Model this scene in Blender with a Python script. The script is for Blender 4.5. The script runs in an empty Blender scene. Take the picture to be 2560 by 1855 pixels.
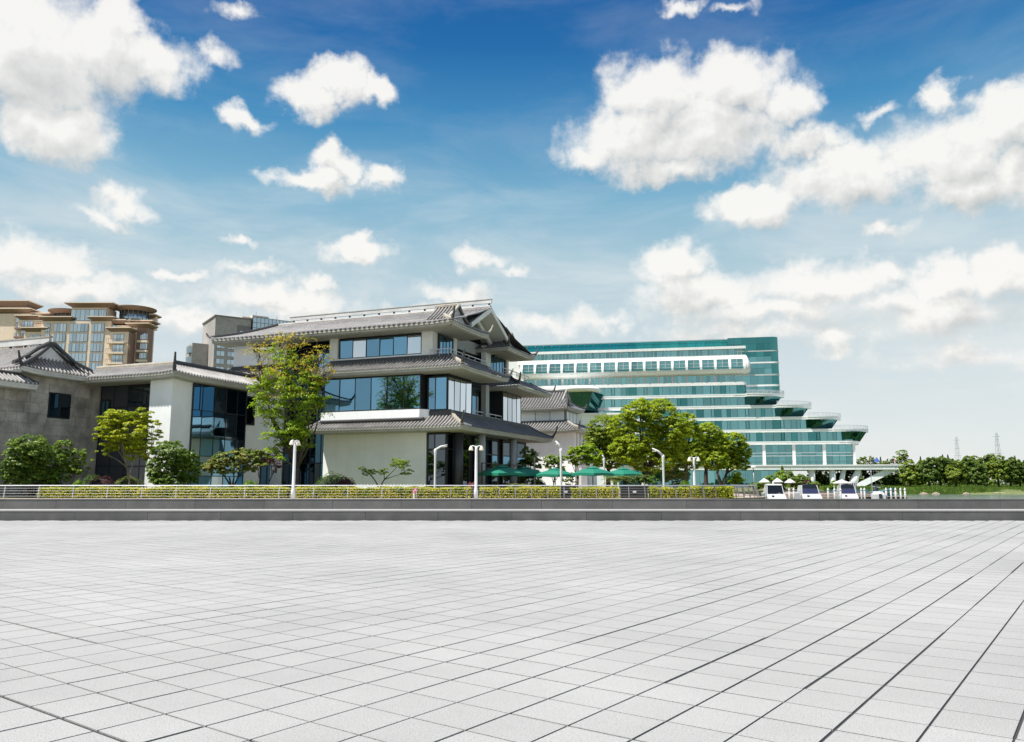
import bpy, bmesh, math, random
import numpy as np
from mathutils import Vector, Matrix, Euler

SC = bpy.context.scene
COL = SC.collection
R = math.radians
random.seed(7)
RNG = np.random.default_rng(11)

# ------------------------------------------------------------------ camera
FPX = 2000.0                                  # focal length in pixels of the 2560 px wide photograph
PITCH = math.atan(282.5 / FPX)
EYE = Vector((0, 0, 1.6))
cam = bpy.data.cameras.new('camera')
cam.sensor_width = 36
cam.lens = 36 * FPX / 2560
cam.clip_end = 9000
camo = bpy.data.objects.new('camera', cam)
camo.location = EYE
camo.rotation_euler = (math.pi / 2 + PITCH, 0, 0)
COL.objects.link(camo)
SC.camera = camo


def ray(x, y):
    cx = (x - 1280) / FPX
    cy = (927.5 - y) / FPX
    return Vector((cx, math.cos(PITCH) - cy * math.sin(PITCH), math.sin(PITCH) + cy * math.cos(PITCH)))


def at(x, y, Y):                              # where a measured point of the photograph stands, Y metres away
    r = ray(x, y)
    return EYE + r * (Y / r.y)


# ------------------------------------------------------------------ sky, sun, exposure
SUN_AZ = R(243)                               # compass angle, clockwise from +Y: from the left, a little behind
SUN_EL = R(63)
SC.view_settings.view_transform = 'Standard'
SC.view_settings.look = 'None'
SC.view_settings.exposure = 0.75
SC.view_settings.gamma = 1.0
SC.render.film_transparent = False
SC.cycles.caustics_reflective = False
SC.cycles.caustics_refractive = False
W = bpy.data.worlds.new('World')
SC.world = W
W.use_nodes = True


def build_sky():
    nt = W.node_tree
    nt.nodes.clear()
    N, Lk = nt.nodes, nt.links

    def math_(tree, op, a, b=None, c=None, clamp=False):
        n = tree.nodes.new('ShaderNodeMath')
        n.operation = op
        n.use_clamp = clamp
        for i, v in enumerate((a, b, c)):
            if v is None:
                continue
            if isinstance(v, (int, float)):
                n.inputs[i].default_value = v
            else:
                tree.links.new(v, n.inputs[i])
        return n.outputs[0]

    def vmath(tree, op, a, b=None):
        n = tree.nodes.new('ShaderNodeVectorMath')
        n.operation = op
        for i, v in enumerate((a, b)):
            if v is None:
                continue
            if isinstance(v, tuple):
                n.inputs[i].default_value = v
            else:
                tree.links.new(v, n.inputs[i])
        return n

    def noise(tree, vec, scale, detail, rough, dist=0.0):
        n = tree.nodes.new('ShaderNodeTexNoise')
        n.inputs['Scale'].default_value = scale
        n.inputs['Detail'].default_value = detail
        n.inputs['Roughness'].default_value = rough
        n.inputs['Distortion'].default_value = dist
        tree.links.new(vec, n.inputs['Vector'])
        return n

    # clouds seen in the photograph: azimuth, elevation and half sizes in radians, with a weight
    S = 1.1293
    blobs = []
    for x, y, rx, ry, w in SKY_CLOUDS:
        d = ray(x * S, y * S).normalized()
        if y > 540:
            rx, ry, w = rx * 1.2, ry * 1.1, min(1, w + .06)
        blobs.append((math.atan2(d.x, d.y), math.asin(d.z), rx * S / FPX, ry * S / FPX, w))
    def density_group(name, bl, fine):
        g = bpy.data.node_groups.new(name, 'ShaderNodeTree')
        g.interface.new_socket('Vector', in_out='INPUT', socket_type='NodeSocketVector')   # (azimuth, elevation, 0)
        g.interface.new_socket('Density', in_out='OUTPUT', socket_type='NodeSocketFloat')
        gi = g.nodes.new('NodeGroupInput')
        go = g.nodes.new('NodeGroupOutput')
        v = gi.outputs[0]
        acc = None
        if bl:
            w1 = noise(g, v, 20, 6, .58)
            off = vmath(g, 'SUBTRACT', w1.outputs['Color'], (.5, .5, .5))
            off = vmath(g, 'MULTIPLY', off.outputs[0], (.085, .07, 0))
            p = vmath(g, 'ADD', v, off.outputs[0]).outputs[0]
            for az, el, rx, ry, w in bl:
                n = g.nodes.new('ShaderNodeVectorMath')
                n.operation = 'MULTIPLY_ADD'
                g.links.new(p, n.inputs[0])
                n.inputs[1].default_value = (1 / rx, 1 / ry, 0)
                n.inputs[2].default_value = (-az / rx, -el / ry, 0)
                ln = vmath(g, 'LENGTH', n.outputs[0]).outputs['Value']
                m = math_(g, 'MULTIPLY_ADD', ln, -w, 1.25 * w)
                acc = math_(g, 'MAXIMUM', m, acc if acc is not None else 0.0)
        # the same kind of fair-weather cloud all round the rest of the sky
        sep = g.nodes.new('ShaderNodeSeparateXYZ')
        g.links.new(v, sep.inputs[0])
        stretch = vmath(g, 'MULTIPLY', v, (1, 1.7, 1)).outputs[0]
        far = noise(g, stretch, 3.2, 3, .5).outputs['Fac']
        far = math_(g, 'MULTIPLY_ADD', far, 5.0, -2.3, clamp=True)
        aa = math_(g, 'ABSOLUTE', sep.outputs[0])
        side = math_(g, 'MULTIPLY_ADD', aa, 4.0, -2.4, clamp=True)
        high = math_(g, 'MULTIPLY_ADD', sep.outputs[1], 4.0, -2.5, clamp=True)
        far = math_(g, 'MULTIPLY', far, math_(g, 'MAXIMUM', side, high))
        acc = far if acc is None else math_(g, 'MAXIMUM', acc, far)
        n1 = noise(g, v, 17, 8 if fine else 5, .60, .2).outputs['Fac']
        det = math_(g, 'MULTIPLY_ADD', n1, 2.1, -1.12)
        if fine:
            n2 = noise(g, v, 60, 4, .6).outputs['Fac']
            det = math_(g, 'MULTIPLY_ADD', n2, .45, math_(g, 'ADD', det, -.225))
        d = math_(g, 'MULTIPLY_ADD', acc, 2.1, det)
        d = math_(g, 'SUBTRACT', d, .36)
        gate = math_(g, 'MULTIPLY', acc, 3.5, clamp=True)
        d = math_(g, 'MULTIPLY', math_(g, 'MAXIMUM', d, 0.0), gate)
        g.links.new(d, go.inputs[0])
        return g

    tc = N.new('ShaderNodeTexCoord')
    nrm = vmath(nt, 'NORMALIZE', tc.outputs['Generated']).outputs[0]
    sp = N.new('ShaderNodeSeparateXYZ')
    Lk.new(nrm, sp.inputs[0])
    az = math_(nt, 'ARCTAN2', sp.outputs[0], sp.outputs[1])
    el = math_(nt, 'ARCSINE', sp.outputs[2])
    cb = N.new('ShaderNodeCombineXYZ')
    Lk.new(az, cb.inputs[0])
    Lk.new(el, cb.inputs[1])
    sh = vmath(nt, 'ADD', cb.outputs[0], (-.006, .012, 0)).outputs[0]
    sh2 = vmath(nt, 'ADD', cb.outputs[0], (-.012, .045, 0)).outputs[0]
    sky = N.new('ShaderNodeTexSky')
    sky.sky_type = 'NISHITA'
    sky.sun_disc = False
    sky.sun_elevation = SUN_EL
    sky.sun_rotation = SUN_AZ
    sky.altitude = 0
    sky.air_density = SKY['air']
    sky.dust_density = SKY['dust']
    sky.ozone_density = SKY['ozone']
    hs = N.new('ShaderNodeHueSaturation')
    hs.inputs['Hue'].default_value = SKY['hue']
    hs.inputs['Saturation'].default_value = SKY['sat']
    Lk.new(sky.outputs[0], hs.inputs['Color'])
    skyc = N.new('ShaderNodeMix')
    skyc.data_type = 'RGBA'
    skyc.blend_type = 'MULTIPLY'
    skyc.inputs['Factor'].default_value = 1
    Lk.new(hs.outputs[0], skyc.inputs['A'])
    skyc.inputs['B'].default_value = SKY['tint']
    # the lower sky pales towards the horizon, all the way round
    hz = N.new('ShaderNodeMapRange')
    hz.interpolation_type = 'SMOOTHSTEP'
    hz.inputs['From Min'].default_value = .95
    hz.inputs['From Max'].default_value = .50
    hz.inputs['To Max'].default_value = .9
    Lk.new(el, hz.inputs['Value'])
    k = SKY['level'] * 2 ** -SC.view_settings.exposure / SKY['strength']
    er = N.new('ShaderNodeMapRange')
    er.inputs['From Max'].default_value = .80
    Lk.new(el, er.inputs['Value'])
    cr = N.new('ShaderNodeValToRGB')
    while len(cr.color_ramp.elements) > 1:
        cr.color_ramp.elements.remove(cr.color_ramp.elements[-1])
    for i, (deg, rgb) in enumerate(SKY_RAMP):
        e = cr.color_ramp.elements[0] if i == 0 else cr.color_ramp.elements.new(R(deg) / .80)
        if i == 0:
            e.position = 0
        e.color = (*[((c / 255 + .055) / 1.055) ** 2.4 for c in rgb], 1)
    Lk.new(er.outputs[0], cr.inputs['Fac'])
    lift = vmath(nt, 'SCALE', cr.outputs[0])
    lift.inputs['Scale'].default_value = 2 ** -SC.view_settings.exposure / SKY['strength']
    mh = N.new('ShaderNodeMix')
    mh.data_type = 'RGBA'
    Lk.new(hz.outputs[0], mh.inputs['Factor'])
    Lk.new(skyc.outputs['Result'], mh.inputs['A'])
    Lk.new(lift.outputs[0], mh.inputs['B'])
    # thin veil of high cloud, thickest low down, all the way round
    vn = noise(nt, vmath(nt, 'MULTIPLY', cb.outputs[0], (1.0, 3.2, 1.0)).outputs[0], 3.4, 6, .6, .4)
    vf = N.new('ShaderNodeMapRange')
    vf.interpolation_type = 'SMOOTHSTEP'
    vf.inputs['From Min'].default_value = .40
    vf.inputs['From Max'].default_value = .70
    Lk.new(vn.outputs['Fac'], vf.inputs['Value'])
    vl = N.new('ShaderNodeMapRange')
    vl.interpolation_type = 'SMOOTHSTEP'
    vl.inputs['From Min'].default_value = .46
    vl.inputs['From Max'].default_value = .12
    vl.inputs['To Min'].default_value = .10
    vl.inputs['To Max'].default_value = .72
    Lk.new(el, vl.inputs['Value'])
    veil = N.new('ShaderNodeMix')
    veil.data_type = 'RGBA'
    Lk.new(math_(nt, 'MULTIPLY', vf.outputs[0], vl.outputs[0]), veil.inputs['Factor'])
    Lk.new(mh.outputs['Result'], veil.inputs['A'])
    veil.inputs['B'].default_value = (.86 * k, .87 * k, .86 * k, 1)

    def cloudy(g, g2):
        """Sky behind clouds: bright crowns, greyer where more cloud lies between them and the sun."""
        den = N.new('ShaderNodeGroup')
        den.node_tree = g
        Lk.new(cb.outputs[0], den.inputs[0])
        den2 = N.new('ShaderNodeGroup')
        den2.node_tree = g
        Lk.new(sh, den2.inputs[0])
        alpha = N.new('ShaderNodeMapRange')
        alpha.interpolation_type = 'SMOOTHSTEP'
        alpha.inputs['From Max'].default_value = 1.2
        alpha.inputs['To Max'].default_value = .95
        Lk.new(den.outputs[0], alpha.inputs['Value'])
        den3 = N.new('ShaderNodeGroup')
        den3.node_tree = g2
        Lk.new(sh2, den3.inputs[0])
        d1 = math_(nt, 'MINIMUM', den.outputs[0], 2.2)
        lit = math_(nt, 'MULTIPLY_ADD', math_(nt, 'SUBTRACT', math_(nt, 'MINIMUM', den2.outputs[0], 2.2), d1), -.36, .92)
        lit = math_(nt, 'MULTIPLY_ADD', math_(nt, 'SUBTRACT', math_(nt, 'MINIMUM', den3.outputs[0], 2.6), d1), -.30, lit)
        lit = math_(nt, 'MULTIPLY_ADD', d1, -.17, lit, clamp=True)
        ramp = N.new('ShaderNodeMix')
        ramp.data_type = 'RGBA'
        Lk.new(lit, ramp.inputs['Factor'])
        ramp.inputs['A'].default_value = (.50 * k, .52 * k, .52 * k, 1)
        ramp.inputs['B'].default_value = (.97 * k, .955 * k, .92 * k, 1)
        mx = N.new('ShaderNodeMix')
        mx.data_type = 'RGBA'
        Lk.new(alpha.outputs[0], mx.inputs['Factor'])
        Lk.new(veil.outputs['Result'], mx.inputs['A'])
        Lk.new(ramp.outputs['Result'], mx.inputs['B'])
        bg = N.new('ShaderNodeBackground')
        bg.inputs['Strength'].default_value = SKY['strength']
        Lk.new(mx.outputs['Result'], bg.inputs['Color'])
        return bg.outputs[0]

    def pick(fac, a, b):
        m = N.new('ShaderNodeMixShader')
        Lk.new(fac, m.inputs[0])
        Lk.new(a, m.inputs[1])
        Lk.new(b, m.inputs[2])
        return m.outputs[0]

    # the cloud list is long, so each quarter of the sky only works through its own clouds
    lb = [q for q in blobs if q[0] - q[2] * 1.4 < .05]
    rb = [q for q in blobs if q[0] + q[2] * 1.4 > -.05]
    left = cloudy(density_group('clouds_left', lb, True), density_group('clouds_left_soft', lb, False))
    right = cloudy(density_group('clouds_right', rb, True), density_group('clouds_right_soft', rb, False))
    rest_g = density_group('clouds_rest', [], False)
    rest = cloudy(rest_g, rest_g)
    front = pick(math_(nt, 'GREATER_THAN', az, 0.0), left, right)
    inside = math_(nt, 'MULTIPLY', math_(nt, 'LESS_THAN', math_(nt, 'ABSOLUTE', az), .9), math_(nt, 'LESS_THAN', el, .8))
    inside = math_(nt, 'MULTIPLY', inside, math_(nt, 'GREATER_THAN', el, -.02))
    ow = N.new('ShaderNodeOutputWorld')
    Lk.new(pick(inside, rest, front), ow.inputs['Surface'])
    W.cycles.sampling_method = 'MANUAL'
    W.cycles.sample_map_resolution = 256


SKY = dict(air=1.0, dust=.6, ozone=4.0, hue=.5, sat=1.35, tint=(.74, 1.0, 1.02, 1), haze=.95, strength=.077, level=1.0)
SKY_RAMP = [(0, (233, 235, 234)), (4, (229, 233, 232)), (10, (213, 225, 227)), (16, (176, 206, 217)), (20, (133, 184, 209)), (25, (76, 146, 193)), (30, (42, 110, 172)), (36, (28, 88, 156)), (45, (24, 76, 142))]
SKY_CLOUDS = [  # x, y, half width, half height in the picture, weight
    (60, 110, 210, 170, 1), (230, 110, 160, 110, 1), (340, 140, 105, 75, .9), (110, 280, 150, 80, .95), (250, 40, 90, 70, .9),
    (470, 130, 60, 34, .62), (520, 25, 65, 28, .6), (690, 225, 95, 58, .95), (755, 180, 95, 55, 1), (830, 200, 65, 38, .85),
    (540, 270, 72, 38, .85), (745, 355, 70, 50, .95), (690, 400, 115, 36, .9), (840, 390, 75, 42, .9),
    (290, 455, 90, 38, .75), (230, 480, 90, 24, .6), (50, 570, 130, 60, .85), (130, 640, 170, 36, .7), (160, 590, 60, 30, .6),
    (1450, 200, 160, 88, 1), (1610, 190, 190, 82, 1), (1400, 310, 190, 92, 1), (1570, 300, 200, 92, 1), (1740, 225, 88, 62, .95),
    (1300, 345, 95, 50, .9), (1500, 370, 180, 50, .85),
    (1850, 390, 190, 82, 1), (1690, 455, 165, 52, .95), (2110, 330, 170, 105, 1), (2230, 260, 95, 80, 1), (2080, 205, 55, 46, .85),
    (2160, 420, 130, 55, .9), (1950, 235, 62, 24, .6), (1790, 310, 100, 50, .85), (1960, 505, 80, 34, .7), (2260, 380, 90, 90, .9),
    (1500, 585, 105, 52, .85), (1560, 655, 165, 56, .85), (1810, 625, 190, 58, .85), (1960, 600, 58, 40, .8), (2090, 615, 80, 46, .8),
    (2220, 605, 90, 52, .85), (1700, 690, 260, 44, .7), (1840, 755, 80, 34, .62), (2100, 700, 210, 60, .62),
    (620, 665, 190, 42, .72), (700, 630, 62, 30, .75), (785, 555, 80, 34, .8), (1050, 575, 62, 30, .68), (1010, 645, 95, 34, .65),
    (380, 600, 62, 17, .68), (520, 535, 45, 18, .65), (420, 700, 200, 44, .6), (1190, 720, 120, 40, .6),
    (1650, 740, 300, 40, .55), (1350, 700, 160, 36, .55), (2150, 780, 200, 40, .5), (250, 640, 200, 40, .55), (900, 690, 160, 30, .5), (560, 600, 90, 20, .5), (1130, 600, 60, 18, .48), (2000, 680, 240, 50, .6),
    (1500, 8, 65, 22, .7), (1620, 5, 65, 22, .65),
]
build_sky()
sunl = bpy.data.lights.new('sun', 'SUN')
sunl.energy = 4.2
sunl.angle = R(.53)
sunl.color = (1.0, .965, .90)
suno = bpy.data.objects.new('sun', sunl)
sd = Vector((math.sin(SUN_AZ) * math.cos(SUN_EL), math.cos(SUN_AZ) * math.cos(SUN_EL), math.sin(SUN_EL)))
suno.rotation_euler = sd.to_track_quat('Z', 'Y').to_euler()
suno.location = (-20, -20, 60)
COL.objects.link(suno)

# ------------------------------------------------------------------ materials
MATS = {}


def mat(name, rgb, rough=.6, metal=0.0, var=.12, scale=3.0, bump=0.0, bscale=None, spec=.5, coat=0.0, stain=0.0, stscale=.3, hue=None, streak=0.0):
    m = bpy.data.materials.new(name)
    m.use_nodes = True
    nt = m.node_tree
    b = nt.nodes['Principled BSDF']
    b.inputs['Roughness'].default_value = rough
    b.inputs['Metallic'].default_value = metal
    b.inputs['Specular IOR Level'].default_value = spec
    b.inputs['Coat Weight'].default_value = coat
    geo = nt.nodes.new('ShaderNodeNewGeometry')
    oi = nt.nodes.new('ShaderNodeObjectInfo')
    n = nt.nodes.new('ShaderNodeTexNoise')
    n.inputs['Scale'].default_value = scale
    n.inputs['Detail'].default_value = 6
    n.inputs['Roughness'].default_value = .65
    nt.links.new(geo.outputs['Position'], n.inputs['Vector'])
    r = nt.nodes.new('ShaderNodeMapRange')
    r.inputs['From Min'].default_value = .3
    r.inputs['From Max'].default_value = .7
    r.inputs['To Min'].default_value = 1 - var
    r.inputs['To Max'].default_value = 1 + var
    nt.links.new(n.outputs['Fac'], r.inputs['Value'])
    val = r.outputs[0]
    if stain:
        n2 = nt.nodes.new('ShaderNodeTexNoise')
        n2.inputs['Scale'].default_value = stscale
        n2.inputs['Detail'].default_value = 7
        n2.inputs['Roughness'].default_value = .6
        nt.links.new(geo.outputs['Position'], n2.inputs['Vector'])
        r2 = nt.nodes.new('ShaderNodeMapRange')
        r2.inputs['From Min'].default_value = .35
        r2.inputs['From Max'].default_value = .65
        r2.inputs['To Min'].default_value = 1 - stain
        r2.inputs['To Max'].default_value = 1 + stain * .4
        nt.links.new(n2.outputs['Fac'], r2.inputs['Value'])
        mm = nt.nodes.new('ShaderNodeMath')
        mm.operation = 'MULTIPLY'
        nt.links.new(val, mm.inputs[0])
        nt.links.new(r2.outputs[0], mm.inputs[1])
        val = mm.outputs[0]
    if streak:                                # rain streaks running down the face
        mp = nt.nodes.new('ShaderNodeVectorMath')
        mp.operation = 'MULTIPLY'
        mp.inputs[1].default_value = (1.6, 1.6, .07)
        nt.links.new(geo.outputs['Position'], mp.inputs[0])
        n4 = nt.nodes.new('ShaderNodeTexNoise')
        n4.inputs['Scale'].default_value = 1.0
        n4.inputs['Detail'].default_value = 5
        n4.inputs['Roughness'].default_value = .7
        nt.links.new(mp.outputs[0], n4.inputs['Vector'])
        r4 = nt.nodes.new('ShaderNodeMapRange')
        r4.inputs['From Min'].default_value = .50
        r4.inputs['From Max'].default_value = .78
        r4.inputs['To Min'].default_value = 1.0
        r4.inputs['To Max'].default_value = 1 - streak
        nt.links.new(n4.outputs['Fac'], r4.inputs['Value'])
        m4 = nt.nodes.new('ShaderNodeMath')
        m4.operation = 'MULTIPLY'
        nt.links.new(val, m4.inputs[0])
        nt.links.new(r4.outputs[0], m4.inputs[1])
        val = m4.outputs[0]
    # every object of the material a shade of its own
    r3 = nt.nodes.new('ShaderNodeMapRange')
    r3.inputs['To Min'].default_value = 1 - (hue if hue is not None else var * .5)
    r3.inputs['To Max'].default_value = 1 + (hue if hue is not None else var * .5)
    nt.links.new(oi.outputs['Random'], r3.inputs['Value'])
    m3 = nt.nodes.new('ShaderNodeMath')
    m3.operation = 'MULTIPLY'
    nt.links.new(val, m3.inputs[0])
    nt.links.new(r3.outputs[0], m3.inputs[1])
    mul = nt.nodes.new('ShaderNodeVectorMath')
    mul.operation = 'SCALE'
    mul.inputs[0].default_value = rgb
    nt.links.new(m3.outputs[0], mul.inputs['Scale'])
    nt.links.new(mul.outputs[0], b.inputs['Base Color'])
    if bump:
        bn = nt.nodes.new('ShaderNodeTexNoise')
        bn.inputs['Scale'].default_value = bscale or scale * 6
        bn.inputs['Detail'].default_value = 5
        nt.links.new(geo.outputs['Position'], bn.inputs['Vector'])
        bp = nt.nodes.new('ShaderNodeBump')
        bp.inputs['Strength'].default_value = bump
        bp.inputs['Distance'].default_value = .02
        nt.links.new(bn.outputs['Fac'], bp.inputs['Height'])
        nt.links.new(bp.outputs[0], b.inputs['Normal'])
    MATS[name] = m
    return m


def leaf_mat(name, c0, c1, c2=None, trans=.35, rough=.5):
    m = bpy.data.materials.new(name)
    m.use_nodes = True
    nt = m.node_tree
    b = nt.nodes['Principled BSDF']
    out = nt.nodes['Material Output']
    a = nt.nodes.new('ShaderNodeAttribute')
    a.attribute_name = 'rnd'
    geo = nt.nodes.new('ShaderNodeNewGeometry')
    n = nt.nodes.new('ShaderNodeTexNoise')
    n.inputs['Scale'].default_value = .8
    n.inputs['Detail'].default_value = 3
    nt.links.new(geo.outputs['Position'], n.inputs['Vector'])
    ma = nt.nodes.new('ShaderNodeMath')
    ma.operation = 'MULTIPLY_ADD'
    ma.inputs[1].default_value = 1.6
    ma.inputs[2].default_value = -.8
    nt.links.new(n.outputs['Fac'], ma.inputs[0])
    ad = nt.nodes.new('ShaderNodeMath')
    ad.operation = 'ADD'
    ad.use_clamp = True
    nt.links.new(a.outputs['Fac'], ad.inputs[0])
    nt.links.new(ma.outputs[0], ad.inputs[1])
    cr = nt.nodes.new('ShaderNodeValToRGB')
    cr.color_ramp.elements[0].color = (*c0, 1)
    cr.color_ramp.elements[1].color = (*(c2 or c1), 1)
    if c2:
        e = cr.color_ramp.elements.new(.5)
        e.color = (*c1, 1)
    nt.links.new(ad.outputs[0], cr.inputs['Fac'])
    b.inputs['Roughness'].default_value = rough
    b.inputs['Specular IOR Level'].default_value = .35
    nt.links.new(cr.outputs[0], b.inputs['Base Color'])
    t = nt.nodes.new('ShaderNodeBsdfTranslucent')
    nt.links.new(cr.outputs[0], t.inputs['Color'])
    mx = nt.nodes.new('ShaderNodeMixShader')
    mx.inputs['Fac'].default_value = trans
    nt.links.new(b.outputs[0], mx.inputs[1])
    nt.links.new(t.outputs[0], mx.inputs[2])
    nt.links.new(mx.outputs[0], out.inputs['Surface'])
    MATS[name] = m
    return m


def glass_mat(name, tint, body, refl=.75, rough=.02, wav=.0):
    """Coated window glass: a tinted mirror over a dark body."""
    m = bpy.data.materials.new(name)
    m.use_nodes = True
    nt = m.node_tree
    nt.nodes.remove(nt.nodes['Principled BSDF'])
    out = nt.nodes['Material Output']
    oi = nt.nodes.new('ShaderNodeObjectInfo')
    r3 = nt.nodes.new('ShaderNodeMapRange')
    r3.inputs['To Min'].default_value = .76
    r3.inputs['To Max'].default_value = 1.18
    nt.links.new(oi.outputs['Random'], r3.inputs['Value'])
    mul = nt.nodes.new('ShaderNodeVectorMath')
    mul.operation = 'SCALE'
    mul.inputs[0].default_value = tint
    nt.links.new(r3.outputs[0], mul.inputs['Scale'])
    gl = nt.nodes.new('ShaderNodeBsdfGlossy')
    gl.inputs['Roughness'].default_value = rough
    nt.links.new(mul.outputs[0], gl.inputs['Color'])
    df = nt.nodes.new('ShaderNodeBsdfDiffuse')
    df.inputs['Color'].default_value = (*body, 1)
    mx = nt.nodes.new('ShaderNodeMixShader')
    mx.inputs['Fac'].default_value = refl
    nt.links.new(df.outputs[0], mx.inputs[1])
    nt.links.new(gl.outputs[0], mx.inputs[2])
    nt.links.new(mx.outputs[0], out.inputs['Surface'])
    if wav:
        geo = nt.nodes.new('ShaderNodeNewGeometry')
        n = nt.nodes.new('ShaderNodeTexNoise')
        n.inputs['Scale'].default_value = .7
        n.inputs['Detail'].default_value = 1
        nt.links.new(geo.outputs['Position'], n.inputs['Vector'])
        bp = nt.nodes.new('ShaderNodeBump')
        bp.inputs['Strength'].default_value = wav
        bp.inputs['Distance'].default_value = .05
        nt.links.new(n.outputs['Fac'], bp.inputs['Height'])
        nt.links.new(bp.outputs[0], gl.inputs['Normal'])
    MATS[name] = m
    return m


mat('paver', (.365, .358, .345), .8, var=.20, scale=85, bump=.25, bscale=160, stain=.14, stscale=.22, hue=.0)
mat('joint', (.035, .035, .035), .95, var=.3, scale=8)
mat('step_stone', (.128, .125, .12), .8, var=.12, scale=22, bump=.2, bscale=120, stain=.18, stscale=1.2, hue=.10)
mat('tread_stone', (.36, .355, .345), .75, var=.08, scale=30)
mat('lawn', (.17, .18, .06), .9, var=.35, scale=3, stain=.25, stscale=.2)
mat('earth', (.20, .16, .10), .95, var=.25, scale=1)
mat('bounce_pale', (.44, .435, .42), .8, var=.08, scale=12, stain=.1)  # colour of the unseen ground, kept pale as a reflector
mat('promenade', (.38, .30, .26), .85, var=.12, scale=6)
mat('bank_grass', (.13, .155, .05), .9, var=.35, scale=1.5, stain=.25, stscale=.08)
mat('riverbed', (.08, .09, .06), .9)
mat('render_wall', (.90, .91, .90), .85, var=.03, scale=.6, stain=.06, stscale=.25, bump=.05, bscale=30, streak=.07)
mat('pale_panel', (.76, .77, .71), .7, var=.04, stain=.05)
mat('grey_trim', (.46, .45, .39), .75, streak=.2, var=.08, stain=.12, stscale=.6)
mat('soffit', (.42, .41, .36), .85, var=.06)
mat('roof_valley', (.05, .048, .046), .85, var=.2)
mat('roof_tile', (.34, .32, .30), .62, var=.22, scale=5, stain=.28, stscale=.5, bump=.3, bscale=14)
mat('roof_tile_dark', (.15, .155, .165), .5, var=.25, scale=4, stain=.2, stscale=.4)  # darker copy of the roof tile; shade of the side slopes in its colour
mat('ridge_tile', (.055, .055, .055), .6, var=.2, scale=3)
mat('ridge_pale', (.38, .34, .28), .75, var=.15, scale=3, stain=.2, stscale=1)
mat('ridge_white', (.62, .62, .60), .7, var=.06, stain=.15, stscale=.6)
mat('frame_dark', (.012, .016, .018), .45, var=.1)
mat('pillar', (.36, .38, .37), .6, var=.05, stain=.08)
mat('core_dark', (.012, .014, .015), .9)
mat('dark_panel', (.045, .05, .06), .45, var=.08, stain=.1, hue=.12)
mat('slab_stone', (.43, .395, .355), .8, streak=.2, var=.14, scale=5, stain=.42, stscale=.55, bump=.2, bscale=30, hue=.17)
mat('steel', (.50, .51, .53), .5, metal=.5, var=.05)
mat('steel_dull', (.30, .29, .27), .45, metal=.7, var=.15, scale=6)
mat('white_paint', (.68, .68, .67), .45, var=.04, stain=.05)
mat('lamp_glass', (.72, .66, .50), .35, var=.05)
mat('umbrella_green', (.004, .17, .105), .7, var=.08, scale=3, hue=.05)
mat('umbrella_pole', (.045, .025, .018), .5)
mat('bark', (.055, .042, .03), .9, var=.35, scale=9, bump=.5, bscale=30)
mat('bark_pale', (.26, .22, .17), .9, var=.3, scale=9)
mat('limewash', (.7, .7, .66), .9)
mat('hotel_white', (.80, .81, .79), .5, streak=.14, var=.03, stain=.10, stscale=.12)
mat('hotel_panel', (.84, .88, .86), .45, var=.04, stain=.10, stscale=.2, hue=.06)
mat('hotel_mullion', (.02, .10, .10), .4)
mat('pale_mullion', (.60, .62, .58), .5)
mat('tan_stone', (.80, .66, .52), .8, streak=.12, var=.06, scale=1.5, stain=.10, stscale=.15)
mat('brown_stone', (.26, .165, .13), .8, var=.1, stain=.1)
mat('brown_eave', (.20, .135, .10), .75, var=.1)
mat('grey_block', (.40, .375, .35), .85, var=.1, scale=.8, stain=.2, stscale=.1)
mat('grey_block_dark', (.20, .19, .185), .85, var=.1)
mat('boat_white', (.52, .52, .52), .25, var=.02, coat=.4)
mat('boat_navy', (.018, .022, .085), .75, var=.15)
mat('boat_glass', (.012, .014, .018), .12)
mat('boat_teal', (.03, .17, .21), .5, var=.15)
mat('dock_wood', (.40, .27, .19), .85, var=.2, scale=4)
mat('pile_white', (.44, .44, .43), .5, var=.06, stain=.2, stscale=1)
mat('canvas_white', (.56, .55, .53), .8, var=.03)
mat('pink_cloth', (.75, .20, .38), .8, var=.1, scale=9)
mat('white_cloth', (.78, .77, .76), .85, var=.05)
mat('navy_cloth', (.02, .03, .09), .85)
mat('blue_cloth', (.03, .10, .35), .85)
mat('skin', (.52, .31, .21), .6, var=.05)
mat('hair', (.015, .012, .01), .6)
mat('rubber_dark', (.02, .02, .02), .6)
mat('pylon', (.46, .49, .53), .6, metal=.0)  # pale paint drawn towards the sky colour: distance haze put into it
mat('red_cloth', (.45, .03, .03), .7)
mat('planter', (.018, .018, .02), .5)
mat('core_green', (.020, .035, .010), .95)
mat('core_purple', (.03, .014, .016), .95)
mat('rock', (.32, .26, .2), .9, var=.25)
glass_mat('glass_blue', (.20, .40, .56), (.010, .022, .035), .80, wav=.035)
glass_mat('glass_pale', (.80, .85, .90), (.03, .04, .05), .85, wav=.02)
glass_mat('glass_dark', (.16, .20, .23), (.006, .009, .010), .62, wav=.03)
glass_mat('glass_teal', (.23, .48, .50), (.02, .10, .10), .72, wav=.02)
glass_mat('glass_teal_deep', (.09, .31, .32), (.006, .07, .065), .70, wav=.02)
glass_mat('glass_sky', (.52, .64, .70), (.05, .08, .10), .72, rough=.06)
glass_mat('glass_screen', (.10, .52, .46), (.02, .22, .19), .60, rough=.08)
leaf_mat('leaf_camphor', (.11, .20, .008), (.33, .45, .012), (.56, .60, .025), .50)
leaf_mat('leaf_camphor_b', (.09, .17, .012), (.25, .35, .03), (.42, .50, .05), .45)
leaf_mat('leaf_maple', (.20, .30, .010), (.42, .48, .012), (.60, .60, .03), .48)
leaf_mat('leaf_fresh', (.14, .27, .010), (.30, .46, .014), (.46, .56, .02), .48)
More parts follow.
